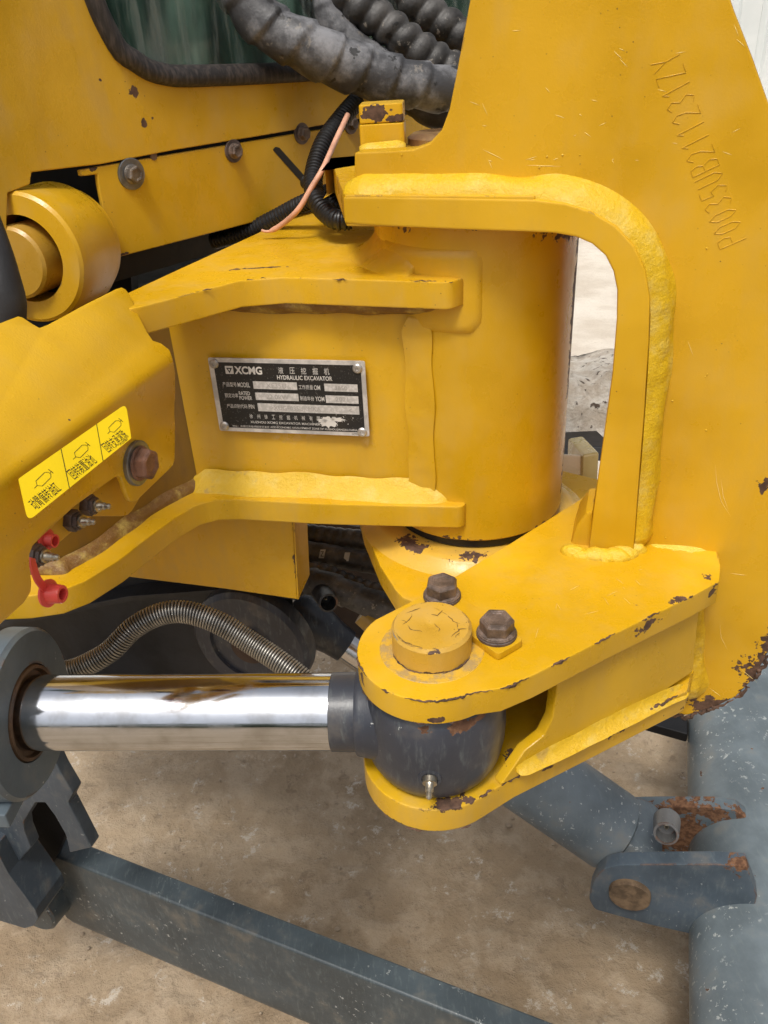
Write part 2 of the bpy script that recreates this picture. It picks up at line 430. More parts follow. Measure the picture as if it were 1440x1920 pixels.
# ================================================================ FENCE far behind
def build_fence():
    n = NT('white_hoarding'); c = n.mix(n.ramp(n.noise(2, 4), .3, .7), (.62, .66, .66), (.74, .77, .77)); fm = n.out(c, .5)
    root = thing('site_fence', 'white corrugated metal hoarding standing at the far side of the yard', 'fence', (1, 7.5, 0))
    for k in range(11):
        x0 = -4 + k * .96; pts = []
        prof = [(0, 0), (.03, 0), (.045, .03), (.20, .03), (.215, 0), (.24, 0)]
        for j in range(4):
            for a, b in prof[:-1]: pts.append((x0 + j * .24 + a, 7.5 - b))
        pts.append((x0 + .955, 7.5))
        front = [Vector((p[0], p[1], 0.02)) for p in pts] + [Vector((p[0], p[1] + .004, 0.02)) for p in reversed(pts)]
        plate('panel', front, (0, 0, 2.6), fm, root, 0)
    for k in range(6):
        x0 = -4 + k * 1.92
        plate('post', [Vector((x0 + a, 7.53 + b, 0)) for a, b in ((-.03, 0), (.03, 0), (.03, .06), (-.03, .06))], (0, 0, 2.55), fm, root, .002)
build_fence()

# ================================================================ TREES on the camera's side of the yard: they show in the cab glass and the chrome
def build_trees():
    n = NT('leaf_green'); c = n.mix(n.ramp(n.noise(.9, 3), .35, .65), (.018, .05, .016), (.07, .13, .04)); lm_ = n.out(c, .6)
    bm = bmesh.new(); rnd = random.Random(31)
    for k in range(15):
        a = radians(-112 + k * 8.5); cx, cy = 9.5 * cos(a) * .9, 8.5 * sin(a); hgt = rnd.uniform(2.2, 4.2)
        for i in range(420):
            d = Vector((rnd.gauss(0, 1), rnd.gauss(0, 1), rnd.gauss(0, 1))).normalized() * rnd.uniform(.5, 1) ** .5
            p = Vector((cx + d.x * .95, cy + d.y * .95, hgt * .55 + d.z * hgt * .5)); r = rnd.uniform(.07, .17)
            x_, y_, z_ = basis((rnd.uniform(-1, 1), rnd.uniform(-1, 1), rnd.uniform(-.2, 1)))
            bm.faces.new([bm.verts.new(p + x_ * r), bm.verts.new(p + y_ * r * .5), bm.verts.new(p - x_ * r), bm.verts.new(p - y_ * r * .5)])
    me = bpy.data.meshes.new('tree_belt'); bm.to_mesh(me); bm.free(); me.materials.append(lm_)
    o = bpy.data.objects.new('tree_belt', me); COL.objects.link(o); tag(o, 'belt of leafy trees across the yard, mirrored in the cab window', 'trees'); o['kind'] = 'stuff'
build_trees()

# ================================================================ SWING FRAME (nose of the upper structure)
HUB = (.0618, .49); HR = .058; PF = (.0401, .430); PSI = -12.5
def fpl(u, v, back_off=0.): b = back(PSI) * back_off; return V(u, v, (PF[0] + b.x, PF[1] + b.y), PSI)
def build_nose():
    root = thing('excavator_nose', 'yellow welded nose frame with round pivot hub carrying the black rating plate', 'excavator frame', (HUB[0], HUB[1], .764))
    hubm = paint('hub_paint', patches=[((HUB[0] + .045, HUB[1] - .04, .955), (.035, .035, .022), 1.1), ((HUB[0] + .056, HUB[1] - .022, .90), (.006, .014, .09), 1.25), ((HUB[0] + .056, HUB[1] - .022, .80), (.005, .010, .06), .8), ((HUB[0] + .058, HUB[1] - .01, .90), (.006, .03, .06), .5),  # rust patches; those down the right side also paint in its shade
                                       ((HUB[0] - .045, HUB[1] - .035, .955), (.03, .03, .012), .55), ((HUB[0] - .01, HUB[1] - .058, .955), (.03, .02, .007), .5),
                                       ((HUB[0] + .04, HUB[1] - .045, .766), (.03, .02, .008), .5), ((HUB[0] - .02, HUB[1] - .055, .764), (.04, .02, .010), .6)], chip=.4, dust=.4)
    lathe('pivot_hub', (HUB[0], HUB[1], .7645), (0, 0, 1), [(0, .05), (0, HR - .0015), (.0015, HR), (.1895, HR), (.191, HR - .0015), (.191, .05)], hubm, root, 96)
    lathe('grease_seal', (HUB[0], HUB[1], .759), (0, 0, 1), [(0, .05), (0, HR - .003), (.0055, HR - .003)], darkm, root, 64)
    lathe('top_seal', (HUB[0], HUB[1], .9553), (0, 0, 1), [(0, .05), (0, HR - .004), (.0018, HR - .004)], darkm, root, 64)
    pm = paint('frame_paint', patches=[((-.06, .475, .9296), (.05, .004, .003), .5), ((.03, .455, .7776), (.04, .012, .004), .75)], chip=.42, dust=.7)
    # top plate
    e1 = H(856, 528, .9296); b1 = H(490, 521, .9296); l1 = H(262, 575, .9296)
    ends = [(e1.x + .004, e1.y + .006), (HUB[0] - .01, HUB[1] - .045)]
    rear_ = [H(u, v, .9296) for u, v in ((700, 396), (600, 392), (548, 404), (500, 428), (440, 456), (330, 506), (222, 556))]
    plan = [(l1.x - .012, l1.y - .002), (l1.x - .006, l1.y - .003), (l1.x, l1.y), (b1.x - .012, b1.y - .003), (b1.x + .012, b1.y - .001), (e1.x - .004, e1.y)] + ends + \
           [(HUB[0] + .035, HUB[1] + .03), (HUB[0] + .03, HUB[1] + .08)] + [(p.x, p.y) for p in rear_]
    zplate('top_plate', round2(plan, [.0] * 5 + [.007] + [0] * (len(plan) - 6)), .9296, .9148, pm, root, .0012)
    # bottom plate, its outline sweeps down to the left
    px = [(868, 991), (600, 984), (450, 975), (410, 976), (375, 986), (335, 1010), (290, 1045), (232, 1092), (170, 1132), (120, 1152), (60, 1161), (-40, 1166), (-200, 1150)]
    low = [H(u, v, .7776) for u, v in px]
    plan = [(HUB[0] - .02, HUB[1] - .03), (low[0].x + .004, low[0].y + .008)] + [(p.x, p.y) for p in low] + [(-.42, .55), (-.30, .70), (.02, .66), (HUB[0], HUB[1] + .05)]
    zplate('bottom_plate', round2(plan, [0, .0, .008] + [0] * (len(plan) - 3)), .7928, .7776, paint('frame_paint_low', patches=[((.035, .452, .766), (.05, .02, .006), .7)], chip=.35, dust=.7), root, .0012)
    # web
    bq = back(PSI) * .0115
    w0 = Vector((HUB[0] - .02, HUB[1] - .04, 0)); a = V(800, 760, (PF[0] + bq.x, PF[1] + bq.y), PSI); b = V(352, 760, (PF[0] + bq.x, PF[1] + bq.y), PSI)
    lowl = [Vector((p.x, p.y, 0)) for p in low]
    inn = [lowl[5] + Vector((-.014, .014, 0)), lowl[6] + Vector((-.015, .015, 0)), lowl[7] + Vector((-.015, .015, 0)), lowl[8] + Vector((-.014, .018, 0)), lowl[9] + Vector((-.010, .020, 0)), lowl[11] + Vector((0, .026, 0))]
    rim_ = [lowl[5] + Vector((-.008, .010, 0)), lowl[6] + Vector((-.009, .009, 0)), lowl[7] + Vector((-.009, .009, 0)), lowl[8] + Vector((-.008, .011, 0)), lowl[9] + Vector((-.006, .012, 0)), lowl[10] + Vector((-.003, .013, 0))]
    poly = [Vector((a.x + .012, a.y - .0005, 0)), Vector((b.x + .008, b.y, 0)), Vector((b.x - .002, b.y - .002, 0))]
    fr = [Vector((p.x, p.y, .9158)) for p in poly] + [Vector((p.x + .004, p.y + .010, .9158)) for p in reversed(poly)]
    webm = paint('web_paint', chip=0, dust=.55, speck=1.0)
    plate('web_plate', fr, (0, 0, -.1232), webm, root, 0)
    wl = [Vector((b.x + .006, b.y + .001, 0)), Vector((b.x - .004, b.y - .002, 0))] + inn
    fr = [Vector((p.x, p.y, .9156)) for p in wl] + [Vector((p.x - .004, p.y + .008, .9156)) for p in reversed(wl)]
    plate('side_wall', fr, (0, 0, -.1230), paint('shaded_wall_paint', base=(.26, .14, .012), chip=0, dust=1.0, dust_or_shade_c=(.16, .10, .04), rough=.5), root, 0)  # wall browned and darkened to paint in the shade under the cover
    # welds
    up = Vector((0, 0, 1)); fwd = -back(PSI); rt = yaw(PSI)
    W = lambda u, v, z: (lambda p: Vector((p.x, p.y, z)))(V(u, v, (PF[0] + bq.x, PF[1] + bq.y), PSI))
    fillet('weld_bead', [W(838, 600, .9158), W(700, 600, .9158), W(500, 600, .9158), W(352, 640, .9158)], -up, fwd, .0085, weldrust, root, seed=1)
    fillet('weld_bead', [W(842, 905, .7928), W(700, 905, .7928), W(500, 900, .7928), W(352, 905, .7928)], up, fwd, .0115, weldm, root, seed=2, bulge=-.04, amp=.035)
    q = [Vector((p.x, p.y, .7926)) for p in wl]
    fillet('weld_bead', q, up, Vector((.78, -.62, 0)), .0062, weldrust, root, seed=3, amp=.10)
    # seam between web and hub: curved metal dressing
    hp = []
    sx = V(790, 760, (PF[0] + bq.x, PF[1] + bq.y), PSI)
    fillet('seam_bead', [Vector((sx.x, sx.y, .906)), Vector((sx.x, sx.y, .84)), Vector((sx.x, sx.y, .784))], -rt + fwd * .15, rt * .6 + fwd * .35, .009, webm, root, seed=4, amp=.05, bulge=.05)
    # weld of plate ends round the hub
    def pad(z0, z1, a0, a1, th_, mt):
        # saddle pad bent round the hub, soft rounded corners
        outl = round2([(a0, z0), (a1, z0), (a1, z1), (a0, z1)], 0); bm = bmesh.new(); NA, NZ = 26, 14; g = []
        for i in range(NA + 1):
            col = []
            for j in range(NZ + 1):
                fa, fz = i / NA, j / NZ; w_ = HR * radians(a1 - a0); h_ = z1 - z0; rc = .010
                x_, y_ = fa * w_, fz * h_; dx_ = max(0, rc - (w_ - x_)); dy_ = max(0, rc - y_, rc - (h_ - y_)); dd = rc - sqrt(dx_ * dx_ + dy_ * dy_) if (dx_ > 0 and dy_ > 0) else min(w_ - x_, y_, h_ - y_, rc)
                q = max(0, min(1, dd / .003)); q = q * q * (3 - 2 * q)
                r_ = HR - .0006 + (th_ + .0006) * q; an = radians(a0 + (a1 - a0) * fa)
                col.append(bm.verts.new((HUB[0] + r_ * cos(an), HUB[1] + r_ * sin(an), z0 + h_ * fz)))
            g.append(col)
        for A_, B_ in zip(g, g[1:]):
            for j in range(NZ): bm.faces.new((A_[j], B_[j], B_[j + 1], A_[j + 1]))
        return finish(bm, 'saddle_pad', mt, root, sharp=180)
    pad(.898, .944, 205, 267, .0020, webm)
    pts = [Vector((HUB[0] + HR * cos(radians(k)), HUB[1] + HR * sin(radians(k)), .9296)) for k in range(150, 232, 8)]
    fillet('hub_bead', pts, up, lambda t: Vector((cos(radians(150 + 80 * t)), sin(radians(150 + 80 * t)), 0)), .014, webm, root, seed=5, amp=.05, bulge=-.12)
    # skirt below
    sk = [fpl(u, v, .022) for u, v in ((200, 960), (548, 960), (557, 1124), (420, 1104), (225, 1080), (170, 1080))]
    plate('lower_skirt', sk, back(PSI) * .004, paint('skirt_paint', patches=[(fpl(553, 1060, .022), (.003, .01, .03), .7)], chip=.5, dust=.8), root, .0008)
    ret = [fpl(u, v, .021) for u, v in ((548, 960), (551, 960), (560, 1124), (557, 1124))]
    plate('skirt_flange', ret, back(PSI) * .03, pm, root, .0004)
    # ---- rating plate
    pb = lambda u, v: fpl(u, v, .0100)
    TL, TR, BR, BL = pb(392, 670), pb(685, 676), pb(693, 818), pb(411, 806)
    X = yaw(PSI); ww = ((TR - TL).dot(X) + (BR - BL).dot(X)) / 2; hh = ((TL.z - BL.z) + (TR.z - BR.z)) / 2
    cen = (TL + TR + BR + BL) / 4; O = cen - X * ww / 2 - up * hh / 2
    fw = fwd
    def at(s, t, e=0.): return O + X * (s * ww) + up * ((1 - t) * hh) + fw * e
    def quad(s0, t0, s1, t1, r=0., e=0.):
        pts = round2([(s0 * ww, (1 - t0) * hh), (s1 * ww, (1 - t0) * hh), (s1 * ww, (1 - t1) * hh), (s0 * ww, (1 - t1) * hh)], r, 5)
        return [O + X * p[0] + up * p[1] + fw * e for p in pts]
    alu = flat('brushed_aluminium', (.60, .57, .53), .4, .25, .25, 900, .2)
    n = NT('black_print'); c = n.mix(n.ramp(n.noise(900, 4), .62, .66, 0, .5), (.012, .012, .012), (.22, .2, .18))
    c = n.mix(n.ramp(n.noise(60, 4), .5, .8, 0, .25), c, (.06, .045, .025)); blk = n.out(c, .38)
    pl = plate('rating_plate', quad(0, 0, 1, 1, .0014), fw * .0008, alu, root, .0002)
    k = .0009
    plate('print_panel', quad(.033, .055, .972, .945, .0006, k), fw * .00006, blk, pl, 0)
    wp = flat('white_print', (.70, .68, .64), .45, .2, 0, 500, .1)
    k = .0010
    n = NT('bare_field'); c = n.mix(n.ramp(n.noise(500, 4), .4, .65), (.50, .48, .45), (.66, .63, .60)); fm = n.out(c, .45, .1)
    stamp = flat('stamped_grey', (.40, .38, .355), .5, .3)
    for s0, t0, s1, t1 in ((.275, .295, .56, .395), (.735, .30, .945, .40), (.28, .445, .562, .545), (.737, .455, .945, .555), (.286, .590, .945, .700)):
        plate('blank_field', quad(s0, t0, s1, t1, 0, k), fw * .00003, fm, pl, 0)
    def tx(s, s0, t0, s1, t1, bold=0., mat=wp, e=None, sp=1.0, nm='lettering'):
        text_mesh(s, mat, nm, pl, at(s0, t1, (e or k)), X, up, (s1 - s0) * ww, (t1 - t0) * hh, .00005, sp, bold)
    tx('XCMG', .165, .10, .345, .205, .035)
    # triangle emblem
    plate('emblem', quad(.105, .10, .158, .205, .0004, k), fw * .00003, wp, pl, 0)
    tri = [at(.112, .125, k + .00006), at(.151, .125, k + .00006), at(.1315, .195, k + .00006)]
    plate('emblem_mark', tri, fw * .00003, blk, pl, 0)
    tri = [at(.124, .138, k + .0001), at(.139, .138, k + .0001), at(.1315, .168, k + .0001)]
    plate('emblem_mark', tri, fw * .00003, wp, pl, 0)
    for i, ch in enumerate('液压挖掘机'): tx(ch, .45 + i * .073, .10, .45 + i * .073 + .033, .185, .0)
    tx('HYDRAULIC EXCAVATOR', .438, .205, .79, .262, .015)
    tx('产品型号', .072, .315, .165, .375); tx('MODEL', .172, .315, .253, .378, .006)
    tx('额定功率', .076, .465, .165, .525); tx('RATED', .172, .435, .245, .485, .006); tx('POWER', .172, .498, .255, .550, .006)
    tx('产品识别代码', .078, .612, .215, .668); tx('PIN', .225, .612, .262, .668, .006)
    tx('工作质量', .570, .325, .662, .385); tx('OM', .668, .325, .708, .388, .01)
    tx('制造年份', .572, .475, .662, .535); tx('YOM', .670, .475, .728, .538, .01)
    tx('XE35U', .36, .315, .49, .378, 0, stamp, k + .00008); tx('22.0kW', .35, .465, .50, .528, 0, stamp, k + .00008)
    tx('>XUGF035UKMKA', .37, .615, .70, .675, 0, stamp, k + .00008); tx('<', .88, .62, .90, .67, 0, stamp, k + .00008)
    tx('3850', .80, .325, .88, .38, 0, stamp, k + .00008); tx('2021', .80, .475, .88, .53, 0, stamp, k + .00008)
    for i, ch in enumerate('徐州徐工挖掘机械有限公司'): tx(ch, .222 + i * .0495, .745, .222 + i * .0495 + .021, .805)
    tx('XUZHOU XCMG EXCAVATOR MACHINERY CO.,LTD', .222, .838, .80, .875, .006)
    tx('地址：中国江苏徐州经济开发区', .095, .905, .345, .935); tx('ADD:ECONOMIC DEVELOPMENT ZONE OF XUZHOU,JIANGSU,CHINA', .352, .903, .925, .938, .004)
    tx('329900318', .885, .958, .965, .985, 0, flat('dark_print', (.05, .045, .04), .5), .00082)
    # worn bare patch
    random.seed(3)
    for (cs, ct, rs, rt_) in ((.745, .82, .062, .085), (.70, .80, .035, .03), (.80, .775, .05, .03)):
        pts = []
        for i in range(26):
            a = 2 * pi * i / 26; q = random.uniform(.6, 1.1)
            pts.append(at(cs + rs * cos(a) * q, ct + rt_ * sin(a) * q, k + .00012))
        plate('worn_patch', pts, fw * .00002, wp, pl, 0)
    for i in range(46):
        cs, ct = random.gauss(.80, .08), random.gauss(.78, .035); r = random.uniform(.001, .0035)
        if cs > .95: continue
        plate('worn_fleck', [at(cs + r * random.uniform(.6, 1.6), ct, k + .00012), at(cs, ct + r * 2, k + .00012), at(cs - r, ct, k + .00012), at(cs, ct - r * 2.2, k + .00012)], fw * .00002, wp, pl, 0)
    rv = flat('rivet_alu', (.52, .50, .47), .4, .8, .2, 600, .2)
    for s, t in ((.037, .075), (.952, .095), (.04, .925), (.955, .94)):
        lathe('rivet', at(s, t, .0008), fw, [(0, .0030), (.0006, .0029), (.0013, .0022), (.0014, .0010), (.0008, .0009), (.0008, 0)], rv, pl, 24)
build_nose()

# ================================================================ SWING BRACKET
P0 = H(1145, 1035, .78); PB = -18
PIN = (.0198, .317)
def bpl(u, v, off=0.): b = back(PB) * off; return V(u, v, (P0.x + b.x, P0.y + b.y), PB)
def build_bracket():
    root = thing('swing_bracket', 'large yellow boom swing bracket with chipped edges and a stamped serial number', 'boom bracket', (P0.x, P0.y, .69))
    up = Vector((0, 0, 1)); bk = back(PB); fwd = -bk; rt = yaw(PB)
    # --- bent strip: upper arm bending down into the upright
    outer = [(642, 369), (700, 369), (850, 371), (1000, 374), (1060, 381), (1110, 397), (1155, 424), (1190, 462), (1210, 505), (1219, 560), (1217, 640), (1208, 780), (1196, 930), (1188, 1040)]
    inner = [(1102, 1040), (1112, 960), (1130, 830), (1148, 700), (1156, 600), (1157, 545), (1150, 510), (1135, 480), (1110, 458), (1080, 445), (1040, 438), (1000, 436), (850, 431), (700, 424), (645, 420)]
    stripm = paint('strip_paint', chip=.12, dust=.35, rough=.36)
    plate('bent_strip', [bpl(u, v) for u, v in outer + inner], bk * .075, stripm, root, .0014)
    # --- upper lug over the hub
    a = bpl(645, 420); lug = [(a.x + .0005, a.y + .0003)]
    a2 = H(624, 352, .957); lug = [(bpl(1000, 436, .0006).x, bpl(1000, 436, .0006).y), (bpl(649, 420, .0006).x, bpl(649, 420, .0006).y), (a2.x, a2.y)] + \
        ring_plan((HUB[0], HUB[1] + .01), .088, 165, 20, 20)
    zplate('upper_lug', lug, .9728, .9576, paint('lug_paint', patches=[(Vector((a2.x + .01, a2.y, .972)), .03, .3)], chip=.5, dust=.9), root, .001)
    # --- side plate
    OF = .0125
    px = [(664, 286), (735, 283), (775, 280), (805, 268), (828, 243), (842, 205), (853, 150), (868, 70), (888, -40), (900, -120), (1330, -120), (1352, -55), (1377, 20), (1412, 110), (1440, 190), (1490, 330), (1520, 500),
          (1540, 800), (1500, 1040), (1466, 1150), (1440, 1225), (1415, 1272), (1380, 1307), (1340, 1327), (1290, 1341), (1240, 1345), (1180, 1330),
          (1180, 1180), (1170, 1040), (1180, 900), (1200, 640), (1202, 560), (1193, 515), (1175, 475), (1142, 440), (1100, 412), (1055, 396), (1000, 389), (850, 386), (664, 383)]
    sp = [bpl(u, v, OF) for u, v in px]
    pt = [(bpl(1350, 1325, OF), (.055, .03, .012), .85), (bpl(1425, 1262, OF), (.022, .03, .035), .8), (bpl(1265, 1340, OF), (.03, .02, .006), .8),
          (bpl(1440, 905, OF), (.01, .01, .02), .5), (bpl(1450, 1210, OF), (.015, .02, .03), .7), (bpl(1300, 1265, OF), (.006, .02, .01), .6)]
    plate('side_plate', sp, bk * .012, paint('side_plate_paint', base=(.66, .362, .005), patches=pt, chip=.3, dust=.4), root, .0012)
    # raised stamped number running up the plate, one mesh of letters pressed just proud of the paint
    A = bpl(1399, 446, OF - .0001); B = bpl(1268, 84, OF - .0001)
    xd = (B - A).normalized(); yd = xd.cross(bk).normalized()
    if yd.x > 0: yd = -yd
    # letters read upwards: their tops point left
    sm = root
    nm_ = paint('stamp_paint', base=(.63, .358, .005), chip=0, dust=.3)
    L = (B - A).length; s = 'P0035UB211231ZY'; off = root.location
    bm = bmesh.new()
    stroke = {'P': [[(0, 0), (0, 1), (.5, 1), (.62, .75), (.5, .5), (0, .5)]], '0': [[(.3, 0), (.05, .25), (.05, .75), (.3, 1), (.55, .75), (.55, .25), (.3, 0)]],
              '3': [[(0, .9), (.3, 1), (.55, .8), (.3, .52), (.58, .25), (.3, 0), (0, .1)]], '5': [[(.55, 1), (.08, 1), (.05, .55), (.35, .6), (.58, .3), (.3, 0), (0, .1)]],
              'U': [[(0, 1), (0, .25), (.28, 0), (.56, .25), (.56, 1)]], 'B': [[(0, 0), (0, 1), (.4, 1), (.55, .77), (.4, .53), (0, .53)], [(.4, .53), (.6, .27), (.4, 0), (0, 0)]],
              '2': [[(0, .8), (.28, 1), (.55, .78), (.45, .45), (0, 0), (.58, 0)]], '1': [[(.08, .8), (.3, 1), (.3, 0)]], 'Z': [[(0, 1), (.55, 1), (0, 0), (.58, 0)]],
              'Y': [[(0, 1), (.3, .5), (.6, 1)], [(.3, .5), (.3, 0)]]}
    hgt = .0118; adv = L / len(s)
    for i, ch in enumerate(s):
        for st_ in stroke[ch]:
            pts = [A + xd * (i * adv + p[0] * adv * 1.12) + yd * (p[1] * hgt) for p in st_]
            pth = [pts[0]]
            for p, q in zip(pts, pts[1:]):
                for k in range(1, 4): pth.append(p.lerp(q, k / 3))
            tube_bm(pth, lambda s_, a_, t_: .00019, 6, bm)
    o = finish(bm, 'stamped_number', nm_, root, sharp=80)
    # --- weld bead along the strip and plate
    wpx = [(650, 369), (760, 370), (850, 371), (950, 373), (1020, 376), (1066, 383), (1112, 398), (1157, 426), (1192, 464), (1212, 508), (1220, 560), (1218, 640), (1209, 780), (1197, 930), (1190, 1020)]
    pth = [bpl(u, v, OF) for u, v in wpx]
    segl = []
    for i in range(len(pth)):
        t = (pth[min(i + 1, len(pth) - 1)] - pth[max(i - 1, 0)]).normalized(); segl.append(bk.cross(t).normalized() * (1))
    ref = up
    if segl[2].dot(up) < 0: segl = [-x for x in segl]
    def nrm(t):
        # parameter by arc sample: approximate by chord lengths
        L_ = [0]
        for a_, b_ in zip(pth, pth[1:]): L_.append(L_[-1] + (b_ - a_).length)
        s_ = t * L_[-1]
        for i in range(len(L_) - 1):
            if s_ <= L_[i + 1]: k = (s_ - L_[i]) / (L_[i + 1] - L_[i]); return segl[i].lerp(segl[i + 1], k)
        return segl[-1]
    fillet('weld_bead', pth, nrm, fwd, lambda t: .0112 - .003 * max(0, t - .5), weldmat('arch_weld_paint', (.68, .43, .008), .25), root, seed=11, bulge=.16, amp=.05, step=.0008, ripple=.0022)
    # --- swing arm: upper plate (z .780 .. .7655)
    front = [H(1352, 1062, .78), H(1349, 1090, .78), H(1300, 1117, .78), H(1150, 1190, .78), H(1000, 1266, .78), H(940, 1291, .78)]
    arc = ring_plan(PIN, .0372, -62, -222, 26)
    rear = [H(800, 1112, .78), H(950, 1022, .78), H(1110, 921, .78)]
    rr = [(p.x, p.y) for p in rear] + [(.17, .47), (.190, .400)]
    frontp = [(p.x, p.y) for p in front[:6]]
    plan = frontp + arc + rr
    armp = [(Vector((PIN[0] - .005, PIN[1] - .037, .7795)), (.025, .008, .003), .4), (H(960, 1290, .778), (.02, .012, .003), .3), (H(1215, 1165, .775), (.018, .02, .010), .7), (H(1330, 1105, .775), (.007, .02, .009), .8),
            (H(1040, 1240, .779), (.02, .01, .003), .2), (Vector((PIN[0] - .035, PIN[1] - .012, .775)), (.006, .012, .012), .6), (H(1280, 1130, .78), (.02, .01, .003), .5), (H(815, 1350, .768), (.008, .008, .004), .8)]
    zplate('arm_top_plate', plan, .78, .765, paint('arm_top_paint', base=(.70, .40, .006), patches=armp, chip=.45, dust=.45), root, .0011)
    # --- lower plate
    lf = [H(1300, 1322, .706), H(1283, 1347, .706)]
    sh = lambda p, d=0.: (p.x, p.y)
    lplan = [H(1302, 1255, .706), H(1288, 1296, .706), H(1223, 1328, .706), H(1100, 1390, .706), H(967, 1456, .706)]
    arc2 = ring_plan((PIN[0] + .0, PIN[1] + .001), .0385, -56, -222, 26)
    plan = [sh(p) for p in lplan] + arc2 + [(.06, .38), (.14, .44), (.165, .40)]
    lowp = [(H(1230, 1320, .69), (.025, .02, .02), .8), (H(1150, 1370, .70), (.02, .02, .005), .4), (Vector((PIN[0] + .005, PIN[1] - .034, .706)), (.02, .012, .004), .9), (H(1020, 1445, .70), (.03, .02, .004), .35),
            (H(955, 1420, .706), (.010, .02, .006), .5), (Vector((PIN[0] - .02, PIN[1] - .034, .69)), (.04, .02, .003), .55)]
    zplate('arm_lower_plate', plan, .706, .6895, paint('arm_low_paint', base=(.70, .40, .006), patches=lowp, chip=.5, dust=.9), root, .0014)
    # --- web between the arm plates: runs parallel to the front edge, with a rounded mouth for the rod eye
    e0 = H(1000, 1266, .78); e1 = H(1300, 1117, .78); d = Vector((e1.x - e0.x, e1.y - e0.y, 0)).normalized()
    nb = Vector((-d.y, d.x, 0)); base = Vector((e0.x, e0.y, 0)) + nb * .006
    wq = lambda u, v: PL(u, v, base, nb)
    px = [(1048, 1250), (1318, 1100), (1300, 1260), (1180, 1352), (962, 1452), (940, 1440), (985, 1408), (1020, 1380), (1036, 1348), (1043, 1300)]
    pts = [wq(u, v) for u, v in px]; pts2 = []
    for p in pts: p.z = min(max(p.z, .706), .765); pts2.append(p)
    pts2[4].z = .706; pts2[5].z = .7065
    plate('arm_web', pts2, nb * .0065, paint('arm_web_paint', base=(.66, .385, .006), chip=.15, dust=.4), root, .0012)
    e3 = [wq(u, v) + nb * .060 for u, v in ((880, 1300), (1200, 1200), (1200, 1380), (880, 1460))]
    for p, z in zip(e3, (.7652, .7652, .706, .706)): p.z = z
    plate('arm_rear_web', e3, nb * .008, paint('shaded_recess_paint', base=(.045, .028, .012), chip=0, dust=.3, dust_or_shade_c=(.08, .05, .03)), root, 0)  # near-black colour paints in the shade of the pocket
    fillet('weld_bead', [wq(968, 1446), wq(1100, 1380), wq(1200, 1330), wq(1282, 1292)], up, -nb, lambda t: .0050 + .0018 * min(1, t * 3), weldmat('low_weld_paint', (.66, .41, .015), .8), root, seed=12, amp=.035, bulge=-.15)
    # vertical weld between web and side plate
    c = wq(1262, 1170); c.z = .764; c2 = wq(1262, 1270); c2.z = .704; q = bpl(1270, 1200, OF)
    j1 = bpl(1300, 1122, OF); j2 = bpl(1297, 1200, OF); j3 = bpl(1296, 1300, OF)
    fillet('weld_bead', [j1, j2, j3], rt, fwd - rt * .25, lambda t: .0075 + .008 * max(0, t - .55), weldmat('side_weld_paint', (.66, .40, .01), .5), root, seed=13, amp=.12, bulge=.1)
    # weld of arm plate along the side plate, and at the foot of the upright
    fillet('weld_bead', [bpl(1190, 1044, OF), bpl(1260, 1052, OF), bpl(1345, 1062, OF)], up, fwd, .011, weldmat('top_weld_paint', (.72, .50, .05), .4), root, seed=14, amp=.16, bulge=.05)
    bm = bmesh.new(); fm_ = weldmat('foot_weld_paint', (.70, .46, .02), .4)
    for (u, v, rx, rz) in ((1078, 1046, .0058, .0050), (1092, 1052, .0050, .0040), (1112, 1052, .0062, .0048), (1134, 1054, .0058, .0044), (1154, 1054, .0060, .0048), (1172, 1048, .0056, .0052), (1186, 1040, .0055, .0060)):
        p = H(u, v - 10, .780); res = bmesh.ops.create_icosphere(bm, subdivisions=4, radius=1)
        for q in res['verts']:
            c_ = q.co.copy(); q.co = Vector((c_.x * rx * 1.35, c_.y * rx * .9, c_.z * rz)); q.co = Matrix.Rotation(radians(PB), 3, 'Z') @ q.co
            q.co += p; q.co += c_ * (.0010 * noise.noise(q.co * 140) + .0004 * noise.noise(q.co * 420))
    finish(bm, 'foot_weld', fm_, root, sharp=180)
    fg = [bpl(u, v, .004) for u, v in ((1113, 958), (1108, 1042), (1070, 1045), (1069, 1022), (1080, 985), (1098, 962))]
    plate('foot_gusset', fg, bk * .03, stripm, root, .003)
    # --- lower lug under the hub
    ll = [H(u, v, .750) for u, v in ((672, 950), (681, 986), (712, 1060), (741, 1106), (756, 1121), (800, 1136), (860, 1160), (960, 1120))]
    plan = [(p.x, p.y) for p in ll] + [(.16, .44), (.17, .52), (.10, .57), (0, .56)]
    lp = [(H(725, 998, .75), (.016, .022, .006), 1.0), (H(690, 990, .75), .012, .6)]
    zplate('lower_lug', plan, .750, .733, paint('lower_lug_paint', patches=lp, chip=.4, dust=.6), root, .0014)
    bp = [((HUB[0] - .045, HUB[1] - .045, .757), (.02, .02, .006), .85), ((HUB[0] - .01, HUB[1] - .062, .757), (.03, .012, .006), .55)]
    lathe('boss_ring', (HUB[0], HUB[1], .7495), (0, 0, 1), [(0, .078), (.001, .0765), (.0035, .071), (.0062, .0690), (.0075, .0672), (.0082, .064), (.0082, .04)], paint('boss_paint', patches=bp, chip=.2, dust=1.0, base=(.70, .42, .03)), root, 80)
    # --- big pin, its keeper plate and the two bolts
    pc = paint('pin_paint', base=(.62, .36, .03), patches=[(Vector((PIN[0], PIN[1] - .005, .7945)), (.012, .012, .004), -.3), (Vector((PIN[0], PIN[1] - .02, .793)), (.02, .008, .004), .35), (Vector((PIN[0], PIN[1] - .02, .7805)), (.022, .02, .002), .6)], chip=.8, dust=1.0)
